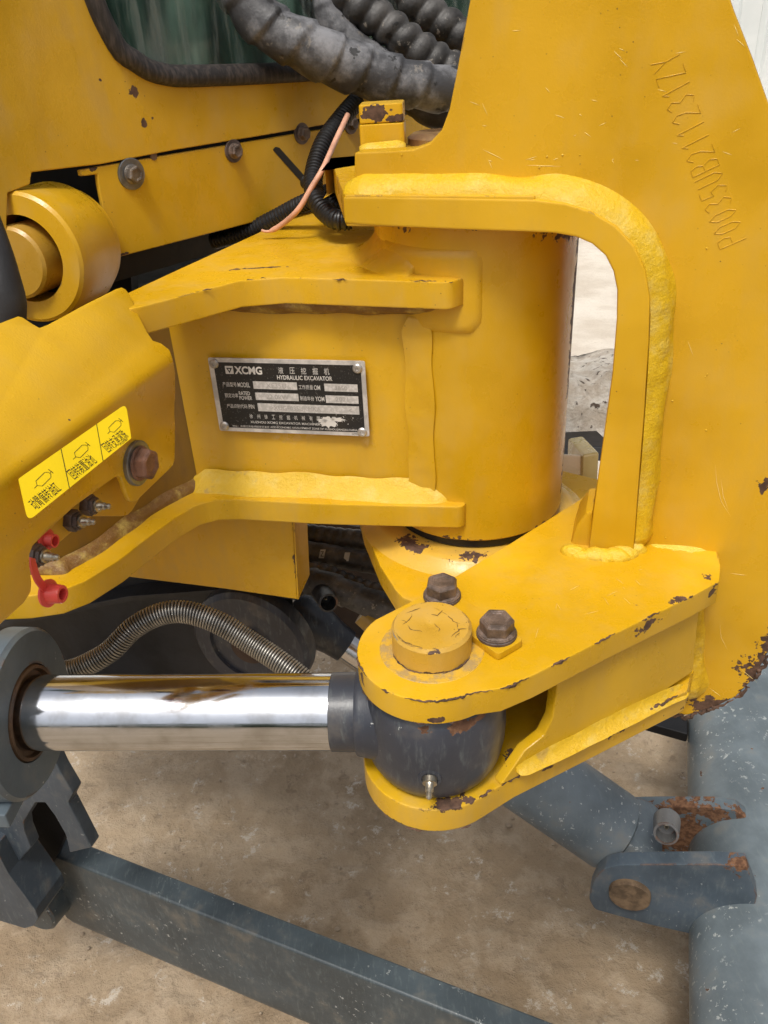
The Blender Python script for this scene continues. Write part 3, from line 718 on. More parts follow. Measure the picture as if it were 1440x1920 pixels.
    lathe('pin', (PIN[0], PIN[1], .7798), (0, 0, 1), [(0, .0196), (.0128, .0196), (.0145, .0182), (.0146, .003), (.0141, .0022), (.0141, 0)], pc, root, 64)
    lathe('pin_stub', (PIN[0], PIN[1], .680), (0, 0, 1), [(0, .0186), (.010, .0196)], pc, root, 48)
    # scuffed ring round the pin
    n = NT('scuffed_ring'); c = n.mix(n.ramp(n.noise(120, 5, .7), .45, .62), (.62, .37, .03), (.40, .27, .10)); rm = n.out(c, .6, 0, n.bump(n.noise(300, 4), .6, .0008))
    lathe('scuffed_ring', (PIN[0] + .0, PIN[1], .7797), (0, 0, 1), [(0, .0262), (.0006, .0255), (.0007, .019)], rm, root, 64)
    b1 = H(829, 1122, .783); b2 = H(931, 1193, .783); dd = (b2 - b1); dd.z = 0; dd.normalize(); nn = Vector((-dd.y, dd.x, 0))
    k = [b1 - dd * .010 + nn * .0075, b2 + dd * .0115 + nn * .0075, b2 + dd * .0115 - nn * .0100, b2 - dd * .009 - nn * .0100, b1 + dd * .008 - nn * .0005, b1 - dd * .010 - nn * .0005]
    plan = round2([(p.x, p.y) for p in k], [.003] * 6)
    zplate('keeper_plate', plan, .7843, .7802, paint('keeper_paint', chip=.3, dust=.5), root, .0006)
    bolt(root, (b1.x, b1.y, .7843), up, .0150, .0088, .0100, rustbolt, rustw, .35)
    bolt(root, (b2.x, b2.y, .7843), up, .0150, .0088, .0100, rustbolt, rustw, .9)
    # small bare spot
    # --- head of the upper hinge pin standing on the lug
    pad = [H(u, v, .987) for u, v in ((668, 262), (692, 240), (790, 240), (800, 262))]
    cx, cy = .0, .492
    zplate('pin_pad', round2([(-.004, .476), (.042, .472), (.046, .51), (-.002, .513)], .004), .9855, .9722, paint('pad_paint', chip=.5, dust=1.0), root, .003)
    zplate('pin_shoulder', round2([(-.0015, .484), (.0225, .484), (.0245, .503), (.0005, .503)], .002), .999, .985, paint('shoulder_paint', chip=.3, dust=.5), root, .0008)
    zplate('pin_head', round2([(-.0012, .4845), (.0222, .4845), (.0242, .5025), (.0008, .5025)], .002), 1.0085, .9993,
           paint('pin_head_paint', patches=[(Vector((.008, .4845, 1.004)), (.011, .008, .006), 1.3), (Vector((.016, .4845, 1.001)), (.010, .008, .004), 1.0)], chip=.3), root, .0008)
    fillet('weld_bead', [Vector((-.002, .4835, .9856)), Vector((.010, .4830, .9856)), Vector((.023, .4835, .9856))], up, -Vector((0, 1, 0)), .005, weldm, root, seed=21)
build_bracket()
def build_spatter():
    bm = bmesh.new(); rnd = random.Random(5)
    off = bpl(1300, 700, .0125)
    for i in range(26):
        k = rnd.random()
        if k < .5: p = bpl(rnd.uniform(1225, 1330), rnd.uniform(330, 1020), .0125)
        elif k < .75: p = bpl(rnd.uniform(700, 1120), rnd.uniform(290, 320), .0125)
        else: p = H(rnd.uniform(900, 1250), rnd.uniform(1060, 1130), .7801)
        r = rnd.uniform(.0002, .0006); res = bmesh.ops.create_icosphere(bm, subdivisions=1, radius=r)
        for v in res['verts']: v.co += p
    root = bpl_root
    o = finish(bm, 'weld_spatter', weldm, root, sharp=180); o['kind'] = 'stuff'
bpl_root = bpy.data.objects['swing_bracket']
def scratch_set(name, lines, fn, mat, r, parent, jit):
    bm = bmesh.new(); rnd = random.Random(8)
    for ln in lines:
        pts = [fn(*p) for p in ln]; pp = []
        for a_, b_ in zip(pts, pts[1:]):
            n_ = max(2, int((b_ - a_).length / .0015))
            for k in range(n_): pp.append(a_.lerp(b_, k / n_) + Vector((rnd.uniform(-1, 1), rnd.uniform(-1, 1) * .1, rnd.uniform(-1, 1))) * jit)
        pp.append(pts[-1])
        if len(pp) > 2: tube_bm(pp, lambda s_, a_, t_: r * sin(pi * min(.97, max(.03, t_))), 4, bm)
    o = finish(bm, name, mat, parent, sharp=180); o['kind'] = 'stuff'
def build_scratches():
    rnd = random.Random(12)
    pale = flat('scratch_pale', (.80, .62, .22), .6, 0, 0, 300, .1); dark = flat('crack_dark', (.16, .09, .03), .8, 0, 0, 300, .1)
    L = [[(1341, 872), (1344, 905), (1352, 940), (1370, 968)], [(1352, 900), (1356, 930), (1366, 958)], [(1350, 1170), (1352, 1195), (1364, 1218)], [(1390, 1255), (1420, 1280)], [(1330, 1290), (1352, 1306)],
         [(880, 190), (900, 198)], [(905, 470 - 190), (945, 300)], [(1040, 215), (1060, 222)], [(1150, 95), (1168, 112)], [(1160, 90), (1172, 96)], [(1370, 1075), (1400, 1079)], [(1290, 640), (1300, 668)], [(985, 310), (1055, 312)]]
    for k in range(26):
        u, v = rnd.uniform(900, 1420), rnd.uniform(20, 300) if rnd.random() < .6 else rnd.uniform(600, 1250)
        if u < 1240: v = min(v, 300)
        a_ = rnd.uniform(-.6, 1.2); l_ = rnd.uniform(5, 26); L.append([(u, v), (u + cos(a_) * l_, v + sin(a_) * l_)])
    scratch_set('scratches', L, lambda u, v: bpl(u, v, .0125), pale, .00016, bpl_root, .00005)
    L = []
    for k in range(24):
        u, v = rnd.gauss(1010, 110), 0; t = (u - 800) / 500; v = 1290 - (u - 800) * .36 + rnd.uniform(-90, -25)
        a_ = rnd.choice((-.5, -.45, 1.9, .8)) + rnd.uniform(-.3, .3); l_ = rnd.uniform(6, 30); L.append([(u, v), (u + cos(a_) * l_, v + sin(a_) * l_)])
    L = [q for q in L if 990 < q[0][0] < 1290]
    scratch_set('scratches', L, lambda u, v: H(u, v, .7801), pale, .00010, bpl_root, .00005)
    L = [[(745, 1160), (762, 1166), (770, 1180), (800, 1186)], [(752, 1172), (770, 1160), (772, 1150)], [(815, 1140), (835, 1150), (850, 1165), (872, 1172)], [(855, 1165), (862, 1185), (850, 1200)], [(812, 1168), (824, 1178), (820, 1190)],
         [(740, 1185), (760, 1205), (800, 1218)], [(790, 1140), (760, 1150)], [(835, 1140), (820, 1155), (800, 1150)], [(845, 1195), (862, 1180), (884, 1178)]]
    scratch_set('paint_cracks', L, lambda u, v: H(u, v, .7944), dark, .00022, bpl_root, .0004)
build_scratches()
def edge_wear(name, path, mat, r, parent, keep, seed, jit=.0004):
    pts = spline(path, .0007); bm = bmesh.new(); run = []
    def flush():
        if len(run) > 3:
            n_ = len(run); tube_bm(list(run), lambda s_, a_, t_: r * (.25 + .75 * sin(pi * t_)) * (1 + .8 * noise.noise(run[min(n_ - 1, int(t_ * (n_ - 1)))] * 600)), 6, bm)
    for i, p in enumerate(pts):
        if noise.noise(p * 75 + Vector((seed, 0, 0))) + .35 * noise.noise(p * 300 + Vector((0, seed, 0))) > keep:
            run.append(p + Vector((noise.noise(p * 500), noise.noise(p * 500 + Vector((5, 5, 5))), noise.noise(p * 430 + Vector((9, 1, 1))))) * jit * 2)
        else:
            flush(); run = []
    flush()
    if len(bm.verts): o = finish(bm, name, mat, parent, sharp=180); o['kind'] = 'stuff'
    else: bm.free()
def build_wear():
    rb = flat('edge_rust', (.10, .055, .035), .8, 0, .6, 900, .45)
    arc = [Vector((PIN[0] + .0371 * cos(radians(a_)), PIN[1] + .0371 * sin(radians(a_)), .7797)) for a_ in range(-175, -61, 8)]
    edge_wear('edge_rust', arc + [H(u, v, .7797) for u, v in ((948, 1289), (1000, 1266), (1150, 1190), (1300, 1117))], rb, .00055, bpl_root, -.02, 3)
    arc = [Vector((PIN[0] + .0371 * cos(radians(a_)), PIN[1] + .0371 * sin(radians(a_)), .7655)) for a_ in range(-165, -70, 8)]
    edge_wear('edge_rust', arc, rb, .00035, bpl_root, .12, 9)
    edge_wear('edge_rust', [H(u, v, .7060) for u, v in ((900, 1496), (967, 1456), (1040, 1420), (1100, 1390), (1160, 1360), (1223, 1328), (1280, 1300))], rb, .0009, bpl_root, -.2, 4, .0006)
    arc = [Vector((PIN[0] + .0385 * cos(radians(a_)), PIN[1] + .001 + .0385 * sin(radians(a_)), .6897)) for a_ in range(-170, -58, 8)]
    edge_wear('edge_rust', arc, rb, .0005, bpl_root, .05, 6)
    edge_wear('edge_rust', [bpl(u, v, .0125) for u, v in ((1470, 1140), (1443, 1222), (1417, 1272), (1381, 1307), (1340, 1327), (1290, 1341), (1242, 1345))], rb, .0013, bpl_root, -.25, 8, .0012)
    pr_ = [Vector((PIN[0] + .0190 * cos(radians(a_)), PIN[1] + .0190 * sin(radians(a_)), .7933)) for a_ in range(-180, 10, 10)]
    edge_wear('edge_rust', pr_, flat('bright_edge', (.45, .40, .33), .35, .7), .00035, bpl_root, .05, 2, .0002)
    pr_ = [Vector((PIN[0] + .0198 * cos(radians(a_)), PIN[1] + .0198 * sin(radians(a_)), .7806)) for a_ in range(-185, 10, 10)]
    edge_wear('edge_rust', pr_, rb, .0005, bpl_root, -.1, 5, .0003)
    nz = bpy.data.objects['excavator_nose']
    edge_wear('edge_rust', [H(u, v, .9295) for u, v in ((380, 545), (440, 531), (490, 522), (600, 523), (700, 525), (850, 528))], rb, .0003, nz, .12, 7)
build_wear()
build_spatter()

# ================================================================ SWING CYLINDER
def build_cyl():
    a = H(-40, 1336, .737); b = Vector((PIN[0], PIN[1], .737)); ax = (b - a).normalized()
    root = thing('swing_cylinder', 'hydraulic cylinder with bright chrome rod and dark grey rod eye', 'hydraulic cylinder', a)
    n = NT('chrome'); sc = n.noise(1, 4, .7, vec=n.scalec(n.P, (90, 900, 900)))
    c = n.mix(n.ramp(n.noise(60, 5), .4, .7), (.62, .65, .70), (.48, .49, .50))
    chrome = n.out(c, n.math('ADD', .09, n.math('MULTIPLY', n.ramp(n.noise(45, 6, .7), .45, .7), .16)), 1.0, n.bump(sc, .035, .0003))
    L = (b - a).length
    lathe('rod', a, ax, [(0, .0200), (L - .0530, .0200)], chrome, root, 96)
    eyem = greypaint('rod_eye_paint', (.042, .048, .064), fleck=.1, rust=.25, rough=.36, chip=0, patches=[(Vector((PIN[0] + .012, PIN[1] - .033, .759)), (.03, .02, .0045), .8)])
    # painted collar with a neck that swells into the eye
    P = lambda h, r: (L - h, r)
    lathe('rod_collar', a, ax, [P(.0530, .0192), P(.0528, .0203), P(.047, .0204), P(.0400, .0205), P(.0398, .0222), P(.0388, .0228), P(.037, .0230), P(.034, .0236), P(.026, .0255), P(.018, .027)], eyem, root, 72)
    # paint edge that leaves a tongue of bare chrome
    R = .0372
    lathe('rod_eye', (PIN[0], PIN[1], .7075), (0, 0, 1), [(0, .02), (0, .0305), (.002, .0325), (.008, .0352), (.018, .0370), (.028, .0374), (.038, .0370), (.048, .0355), (.0535, .0335), (.0555, .031), (.0555, .02)], eyem, root, 96)
    lathe('dust_seal', (PIN[0], PIN[1], .7625), (0, 0, 1), [(0, .02), (0, .0325), (.0030, .0325)], blackm, root, 64)
    # grease nipple on the eye, facing the camera
    t = PL(806, 1460, Vector((PIN[0], PIN[1] - .037, 0)), Vector((0, 1, 0))); nd = Vector((t.x - PIN[0], -.037, 0)).normalized()
    base = Vector((PIN[0], PIN[1], .7285)) + nd * .0362
    lathe('nipple_seat', base, nd, [(0, .0062), (.0012, .0058), (.0013, .0042), (.0002, .004)], eyem, root, 28)
    g = grease_nipple(root, base + nd * .0004, nd + Vector((0, 0, -.25)), .0034)
    # cylinder head
    headm = greypaint('cylinder_head_paint', (.10, .13, .155), fleck=.25, rust=.1, rough=.4, chip=.25)
    h0 = H(62, 1336, .737); s = (h0 - a).dot(ax)
    O = a + ax * s
    x, y, z = basis(ax)
    def outline(r, ang0=0):
        out = []
        for i in range(72):
            th_ = 2 * pi * i / 72; rr = r
            k = (math.degrees(th_)) % 90
            rr *= 1 + .02 * max(0, cos(4 * th_ + .6))
            out.append((rr * cos(th_), rr * sin(th_)))
        return out
    bm = lathe_bm(O, -ax, [(.02, .0262), (0, .0262), (0, .0435), (.0022, .0455), (.013, .0458), (.0145, .0418), (.0152, .0400), (.019, .0400), (.020, .0425), (.045, .043), (.047, .0405), (.12, .0405)], 96, cap=False)
    finish(bm, 'barrel_head', headm, root)
    # raised clamp blocks on the head
    for zz, hgt in ((.0335, .012), (-.0385, .010)):
        c = O + Vector((0, 0, zz)); yy = Vector((-ax.y, ax.x, 0))
        plate('head_rib', [c - ax * .004 - yy * .044 + Vector((0, 0, q)) for q in (0, hgt)] + [c - ax * .08 - yy * .044 + Vector((0, 0, q)) for q in (hgt, 0)], yy * .03, headm, root, .0015)
    lathe('wiper_seal', O, ax, [(-.002, .0262), (-.001, .0255), (.0008, .0252), (.001, .0235), (-.003, .0225), (-.004, .0201)], flat('old_seal', (.09, .05, .025), .5, .1, .3, 500, .4), root, 72)
def grease_nipple(parent, pos, d, r):
    m_ = lathe('grease_nipple', pos, d, [(0, r * 1.05), (r * .9, r * 1.05), (r * .95, r * .75), (r * 1.3, r * .62), (r * 2.0, r * .60), (r * 2.2, r * .42), (r * 2.5, r * .46), (r * 2.9, r * .46), (r * 3.2, r * .2), (r * 3.15, 0)], nipplem, parent, 20, sharp=30)
    return m_
build_cyl()

# ================================================================ CAB FRONT
QA = H(230, 480, .935); CPS = 47.4
def cpl(u, v, off=0.): b = back(CPS) * off; return V(u, v, (QA.x + b.x, QA.y + b.y), CPS)
def build_cab():
    root = thing('cab_front', 'yellow cab front with a rubber sealed window and bolted lower panel', 'excavator cab', QA)
    bk = back(CPS)
    # upper sheet; its outline leaves the rounded window opening and steps round the hinge eye
    win = [(150, -60), (160, -20), (176, 25), (196, 66), (218, 102), (244, 130), (272, 148), (305, 157), (345, 160), (450, 157), (560, 152), (700, 144), (900, 138)]
    px = win + [(900, 190), (700, 219), (660, 225), (500, 253), (330, 281), (190, 308), (60, 323), (57, 346), (15, 362), (13, 420), (22, 500), (45, 560), (-60, 620), (-400, 560), (-500, -60)]
    cm = paint('cab_paint', base=(.63, .36, .012), patches=[(cpl(250, 172), .0045, .8), (cpl(270, 229), .004, .7), (cpl(286, 221), .002, .7), (cpl(188, 150), .0018, .8), (cpl(60, 335), (.012, .012, .005), .7)], chip=.35, dust=.75)
    plate('cab_sheet', [cpl(u, v) for u, v in px], bk * .004, cm, root, .0008)
    # bolted lower panel
    px = [(150, 319), (188, 312), (330, 288), (500, 260), (660, 233), (700, 226), (900, 190), (900, 308), (700, 356), (650, 371), (440, 426), (228, 481), (222, 480), (200, 425), (185, 345), (183, 327), (152, 331)]
    sm = paint('skirt_panel_paint', base=(.64, .37, .010), patches=[(cpl(176, 316), (.006, .006, .003), .9), (cpl(195, 430), (.003, .003, .02), .6), (cpl(228, 478), (.02, .02, .002), .5)], chip=.5, dust=.6)
    sk = plate('lower_panel', [cpl(u, v, .001) for u, v in px], bk * .0035, sm, root, .0008)
    for i, (u, v, s) in enumerate(((245, 326, 1.0), (437, 283, .86), (565, 250, .86), (657, 232, .80))):
        p = cpl(u, v, .001); r = (.0086 if i == 0 else .0062)
        bolt(sk, p, -bk, .0085 * s, .0052 * s, r if i == 0 else .0068, (zincbolt if i == 0 else rustbolt), (steelw if i == 0 else rustw), .3 + i)
    lathe('plug_hole', cpl(288, 293, .001) + bk * .001, -bk, [(0, .0022), (.0014, .0022), (.0014, 0)], flat('plug_rust', (.12, .07, .04), .7), sk, 20)
    # slot in the panel, a flat black patch painting in the shade of the recess
    sl = [(512, 281), (517, 275), (524, 277), (585, 345), (575, 352)]
    plate('slot_shade_patch', [cpl(u, v, .0006) for u, v in round2(sl, 3, 4)], bk * .0008, blackm, sk, 0)
    # black sheet standing in for the shade behind the panels
    plate('backing_shade_sheet', [cpl(u, v, .05) for u, v in ((-100, 250), (900, 100), (900, 330), (-100, 620))], bk * .01, darkm, root, 0)
    # rubber seal
    base = [(c[0], c[1]) for c in win]
    cen = [cpl(u + (5 if i < 5 else (4 if i < 8 else 0)), v - (4 if i < 5 else 15), .001) for i, (u, v) in enumerate(win)]
    n = NT('window_rubber'); c = n.mix(n.ramp(n.noise(1, 4, .6, vec=n.scalec(n.P, (500, 500, 60))), .4, .7), (.020, .017, .016), (.065, .052, .045)); rub = n.out(c, .55, 0, n.bump(n.noise(1, 3, vec=n.scalec(n.P, (700, 700, 90))), .5, .0006))
    upv = Vector((0, 0, 1))
    bm = bmesh.new(); pts = spline(cen, .004); rings = []; N_ = len(pts)
    cm_ = cpl(560, -200, 0)
    for i, p in enumerate(pts):
        t = (pts[min(i + 1, N_ - 1)] - pts[max(i - 1, 0)]).normalized(); nb = bk.cross(t).normalized()
        if nb.dot(cm_ - p) < 0: nb = -nb
        prof = [(-.0052, .004), (-.0052, -.0025), (-.0035, -.0050), (.000, -.0058), (.004, -.0045), (.0062, -.002), (.0066, .006)]
        rings.append([bm.verts.new(p + nb * a_ + bk * b_) for a_, b_ in prof])
    for X_, Y_ in zip(rings, rings[1:]):
        for i in range(6): bm.faces.new((X_[i], Y_[i], Y_[i + 1], X_[i + 1]))
    finish(bm, 'window_seal', rub, root, sharp=50)
    n = NT('dusty_glass'); g = n.b
    dirt = n.ramp(n.noise(1, 5, .65, vec=n.scalec(n.P, (120, 120, 12))), .45, .75)
    c = n.mix(dirt, (.75, .85, .80), (.28, .33, .30))
    glass = n.out(c, n.math('ADD', .04, n.math('MULTIPLY', dirt, .25)), 0, **{'Transmission Weight': n.math('SUBTRACT', 1.0, n.math('MULTIPLY', dirt, .30)), 'IOR': 1.5})
    plate('window_glass', [cpl(u, v, .006) for u, v in ((130, -80), (170, 20), (240, 130), (300, 152), (900, 136), (900, -80))], bk * .004, glass, root, 0)
    # green pleated sheet behind the glass, painted as the trees' reflection
    n = NT('painted_reflection'); c = n.mix(n.ramp(n.noise(1, 4, .6, vec=n.scalec(n.P, (22, 22, 9))), .38, .62), (.010, .036, .026), (.13, .20, .16)); cur = n.out(c, .8)
    bm = bmesh.new(); o = cpl(0, 0, .07); X_ = yaw(CPS); cols = []
    for i in range(160):
        s = -.15 + i * .006; q = .004 * sin(i * .9) + .008 * noise.noise(Vector((i * .13, 0, 0)))
        cols.append([bm.verts.new(Vector((o.x, o.y, z)) + X_ * s + bk * (q * (1 + .3 * j))) for j, z in enumerate((.99, 1.06, 1.13, 1.22))])
    for A_, B_ in zip(cols, cols[1:]):
        for j in range(3): bm.faces.new((A_[j], B_[j], B_[j + 1], A_[j + 1]))
    finish(bm, 'reflection_sheet', cur, root, sharp=180)
    # hinge eye: thick ring around a short shaft at the left
    ec = D(46, 486, .445); axd = Vector((-.27, -.95, .05)).normalized()
    em = paint('hinge_eye_paint', patches=[(D(80, 372, .41), .006, .9)], chip=.25, dust=.8)
    ln = .044
    e = lathe('hinge_eye', ec, -axd, [(.02, .0225), (.0, .0228), (.0, .0325), (.0016, .0342), (ln * .80, .0347), (ln * .86, .0330), (ln, .0315), (ln, .0)], em, root, 72, cap=False)
    lathe('bore_shade_lining', ec - axd * .020, -axd, [(0, .0), (0.0, .0229), (-.012, .0227)], darkm, root, 48, cap=False)  # near-black lining paints in the shade inside the bore
    lathe('hinge_shaft', ec + axd * .006 + Vector((-.0025, 0, -.001)), -axd, [(0, .0), (0, .0172), (.0014, .0188), (.03, .0188)], paint('shaft_paint', base=(.50, .28, .02), chip=.2, dust=1.0), root, 56)
    plate('rear_shade_sheet', [D(u, v, .56) for u, v in ((-400, 300), (215, 320), (240, 420), (250, 600), (180, 690), (-400, 760))], (0, .02, 0), darkm, root, 0)  # added black sheet, painting in the shade behind eye and cover
    # cab floor shuts light out of the gap under the lower panel
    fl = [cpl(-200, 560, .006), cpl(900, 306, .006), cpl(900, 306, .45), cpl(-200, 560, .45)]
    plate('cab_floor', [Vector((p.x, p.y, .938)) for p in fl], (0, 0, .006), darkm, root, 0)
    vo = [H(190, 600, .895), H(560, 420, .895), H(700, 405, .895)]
    plate('floor_shade_sheet', [Vector((p.x, p.y, .885)) for p in (vo[0], vo[1], vo[2], vo[2] + Vector((.3, .3, 0)), vo[0] + Vector((-.1, .5, 0)))], (0, 0, .004), darkm, root, 0)  # added black sheet that paints in the shade below the cab floor
build_cab()

# ================================================================ SIDE COVER
def build_cover():
    f1R, f1L = H(325, 672, .906), H(0, 905, .906); T = H(230, 540, .937)
    f2R, f2L = H(327, 762, .878), H(0, 1040, .878)
    n1 = (f1R - f1L).cross(T - f1L).normalized(); n2 = (f2R - f2L).cross(f1R - f2L).normalized()
    ed = (f2R - f2L).normalized(); n3 = ed.cross(Vector((0, 0, 1))).normalized()
    if n1.dot(C0 - f1L) < 0: n1 = -n1
    if n2.dot(C0 - f2L) < 0: n2 = -n2
    if n3.dot(C0 - f2L) < 0: n3 = -n3
    root = thing('side_cover', 'folded yellow cover with a three-part yellow lubrication sticker along its lower fold', 'machine cover', f2L)
    m1 = paint('cover_paint', base=(.70, .40, .006), chip=.1, dust=.35, speck=.6, patches=[(PL(130, 787, f1L, n1), .0016, .8)])
    g = lambda u, v: PL(u, v, f1L, n1)
    # one folded sheet: outlines for the three faces sharing their fold lines
    F1 = [(325, 672), (318, 655), (302, 643), (287, 638), (276, 622), (258, 585), (243, 551), (236, 542), (228, 538), (218, 541), (160, 570), (90, 608), (74, 614), (62, 607), (42, 594), (34, 592), (0, 605), (-150, 650), (-260, 1090), (-100, 976), (0, 905)]
    F2 = [(325, 672), (329, 700), (329, 745), (327, 762), (0, 1040), (-100, 1125), (-260, 1250), (-260, 1090), (-100, 976), (0, 905)]
    F3 = [(327, 762), (329, 800), (328, 862), (325, 872), (320, 878), (258, 938), (251, 942), (244, 938), (238, 925), (232, 905), (228, 896), (220, 893), (210, 899), (140, 950), (80, 1005), (62, 1024), (56, 1040), (56, 1060), (60, 1095), (58, 1110), (46, 1130), (0, 1172), (-60, 1230), (-260, 1400), (-260, 1250), (-100, 1125), (0, 1040)]
    bm = bmesh.new()
    def K(p): return PL(p[0], p[1], f1L, n1)
    def K2(p): return PL(p[0], p[1], f2L, n2)
    def K3(p): return PL(p[0], p[1], f2L, n3)
    Lfold1 = lambda p: K(p)
    a = [K(p) for p in F1]
    # fold-2 points on the line f2L-f2R
    b = [K2(p) for p in F2]; c = [K3(p) for p in F3]
    for i in (0, 7, 8, 9): b[i] = K(F2[i])
    for i in (-3, -2, -1): c[i] = K2(F3[i])
    c[0] = K2(F3[0])
    for poly in (a, b, c): bm.faces.new([bm.verts.new(p) for p in poly])
    bmesh.ops.remove_doubles(bm, verts=bm.verts, dist=.0006)
    bmesh.ops.recalc_face_normals(bm, faces=bm.faces)
    bm.normal_update()
    if sum(f.normal.dot(C0 - f.calc_center_median()) for f in bm.faces) < 0: bmesh.ops.reverse_faces(bm, faces=bm.faces)
    fold = [e for e in bm.edges if len(e.link_faces) == 2]
    bmesh.ops.bevel(bm, geom=fold, offset=.0035, segments=4, affect='EDGES', profile=.5)
    o = finish(bm, 'cover_sheet', m1, root, sharp=60)
    so = o.modifiers.new('thick', 'SOLIDIFY'); so.thickness = .003; so.offset = -1
    o.modifiers.new('wn', 'WEIGHTED_NORMAL')
    bv = o.modifiers.new('bev', 'BEVEL'); bv.width = .0006; bv.segments = 2; bv.limit_method = 'ANGLE'; bv.angle_limit = radians(50)
    # sticker
    stm = flat('sticker_yellow', (.86, .62, .006), .32, 0, 0, 300, .04); ink = flat('sticker_ink', (.03, .02, .01), .5)
    # sits on the upper slope just above the fold
    qp = [(34, 898), (236, 757), (246, 822), (52, 978)]
    s_ = [PL(u, v, f1L + n1 * .0006, n1) for u, v in qp]
    X = (s_[1] - s_[0]).normalized(); Nn = n1; Y = X.cross(Nn).normalized()
    if Y.dot(s_[2] - s_[1]) < 0: Y = -Y
    ps = []
    pts2 = round2([((p - s_[0]).dot(X), (p - s_[0]).dot(Y)) for p in s_], .0018, 5)
    st = plate('sticker', [s_[0] + X * p[0] + Y * p[1] for p in pts2], Nn * .00012, stm, root, 0)
    e = .0002
    def Q(s, t):
        top = s_[0].lerp(s_[1], s); bot = s_[3].lerp(s_[2], s); return top.lerp(bot, t) + Nn * e
    def bar(a_, b_, w_):
        d_ = (b_ - a_).normalized(); q_ = d_.cross(Nn) * w_; plate('printed_line', [a_ - q_, b_ - q_, b_ + q_, a_ + q_], Nn * .00003, ink, st, 0)
    bar(Q(.355, 0), Q(.36, 1), .00016); bar(Q(.69, 0), Q(.69, 1), .00016)
    for k, (s0, txt) in enumerate(((.03, '动臂偏转油缸'), (.37, '回转装置油池'), (.71, '回转支承滚珠'))):
        o_ = Q(s0 + .05, .93); X2 = (Q(s0 + .29, .93) - o_); wd = X2.length * .92; X2.normalize(); Y2 = (Q(s0 + .05, .1) - o_).normalized()
        Y2 = (Y2 - X2 * Y2.dot(X2)).normalized()
        if X2.cross(Y2).dot(Nn) < 0: pass
        text_mesh(txt, ink, 'lettering', st, o_, X2, Y2, wd, (Q(0, .66) - Q(0, .93)).length, .00002 if X2.cross(Y2).dot(Nn) > 0 else -.00002, 1.0, 0)
        # grease gun outline
        c0 = Q(s0 + .09, .42); c1 = Q(s0 + .20, .355); dx = (c1 - c0).normalized(); dy = dx.cross(Nn).normalized()
        if dy.dot(Q(0, 0) - Q(0, 1)) < 0: dy = -dy
        h = .0015; Lg = (c1 - c0).length
        gp = [c0 + dx * .15 * Lg + dy * h, c0 + dx * .85 * Lg + dy * h, c1 + dy * h * .4, c1 - dy * h * .4, c0 + dx * .85 * Lg - dy * h, c0 + dx * .15 * Lg - dy * h, c0]
        for a_, b_ in zip(gp, gp[1:] + gp[:1]): bar(a_, b_, .00010)
        bar(c0 - dx * .002, c0, .0001); bar(c1, c1 + dx * .0015, .0001); bar(c1 + dx * .0012 - dy * .001, c1 + dx * .0012 + dy * .0014, .00016)
    o_ = Q(.88, .97); X2 = (Q(.965, .97) - o_); wd = X2.length; X2.normalize(); Y2 = (Q(.88, .5) - o_); Y2 = (Y2 - X2 * Y2.dot(X2)).normalized()
    text_mesh('310201869', ink, 'lettering', st, o_, X2, Y2, wd, .0009, .00002 if X2.cross(Y2).dot(Nn) > 0 else -.00002)
    # flange bolt
    p = PL(255, 868, f2L, n3)
    bolt(root, p, n3, .0138, .0068, .0112, flat('brown_bolt', (.20, .105, .07), .5, .3, .7, 700, .4), steelw, .4, wt=.0022)
    # --- grease point strip behind the lower edge of the cover
    gr = thing('grease_point_strip', 'yellow strip with greasy nipples and two red rubber caps below the cover', 'grease fittings', PL(120, 980, f2L - n3 * .012, n3))
    G = lambda u, v, k=.012: PL(u, v, f2L - n3 * k, n3)
    px = [(40, 1010), (130, 930), (205, 870), (262, 905), (262, 935), (248, 958), (240, 966), (228, 968), (176, 968), (165, 972), (72, 1052), (55, 1040)]
    plate('strip', [G(u, v) for u, v in round2(px, 4, 4)], -n3 * .005, paint('strip_yellow', base=(.62, .34, .01), chip=.5, dust=.9), gr, .0008)
    for (u, v) in ((160, 946), (130, 975), (60, 1040)):
        q = G(u, v)
        lathe('adapter', q, n3, [(0, .0052), (.004, .0052), (.0042, .0042), (.006, .0042)], rustw, gr, 6, sharp=20)
        grease_nipple(gr, q + n3 * .005, n3 + yaw(-30) * .5 + Vector((0, 0, .15)), .0029)
    c = G(85, 1012, .010)
    lathe('red_cap', c, n3 + yaw(-20) * .4, [(0, .0050), (.001, .0050), (.0014, .0032), (.005, .0030), (.005, .0021), (.001, .0020), (.001, 0)], redm, gr, 28)
    c2 = G(88, 1112, .006); dcap = (n3 + yaw(-15) * .8 + Vector((0, 0, .1))).normalized()
    cap = lathe('red_cap', c2, dcap, [(0, 0), (0, .0060), (.0012, .0062), (.0018, .0044), (.0075, .0040), (.0080, .0037), (.0080, .0026), (.002, .0025), (.002, 0)], redm, gr, 32)
    sp_ = spline([G(60, 1046, .004), G(62, 1060, .003), G(70, 1085, .003), G(86, 1106, .005)], .001); bm = bmesh.new(); rr = []
    for i, p in enumerate(sp_):
        t = (sp_[min(i + 1, len(sp_) - 1)] - sp_[max(0, i - 1)]).normalized(); sd_ = t.cross(n3).normalized()
        rr.append([bm.verts.new(p + sd_ * a_ * .0017 + n3 * b_ * .0005) for a_, b_ in ((-1, -1), (1, -1), (1, 1), (-1, 1))])
    for A_, B_ in zip(rr, rr[1:]):
        for i in range(4): j = (i + 1) % 4; bm.faces.new((A_[i], B_[i], B_[j], A_[j]))
    finish(bm, 'cap_strap', redm, cap, sharp=50)
build_cover()

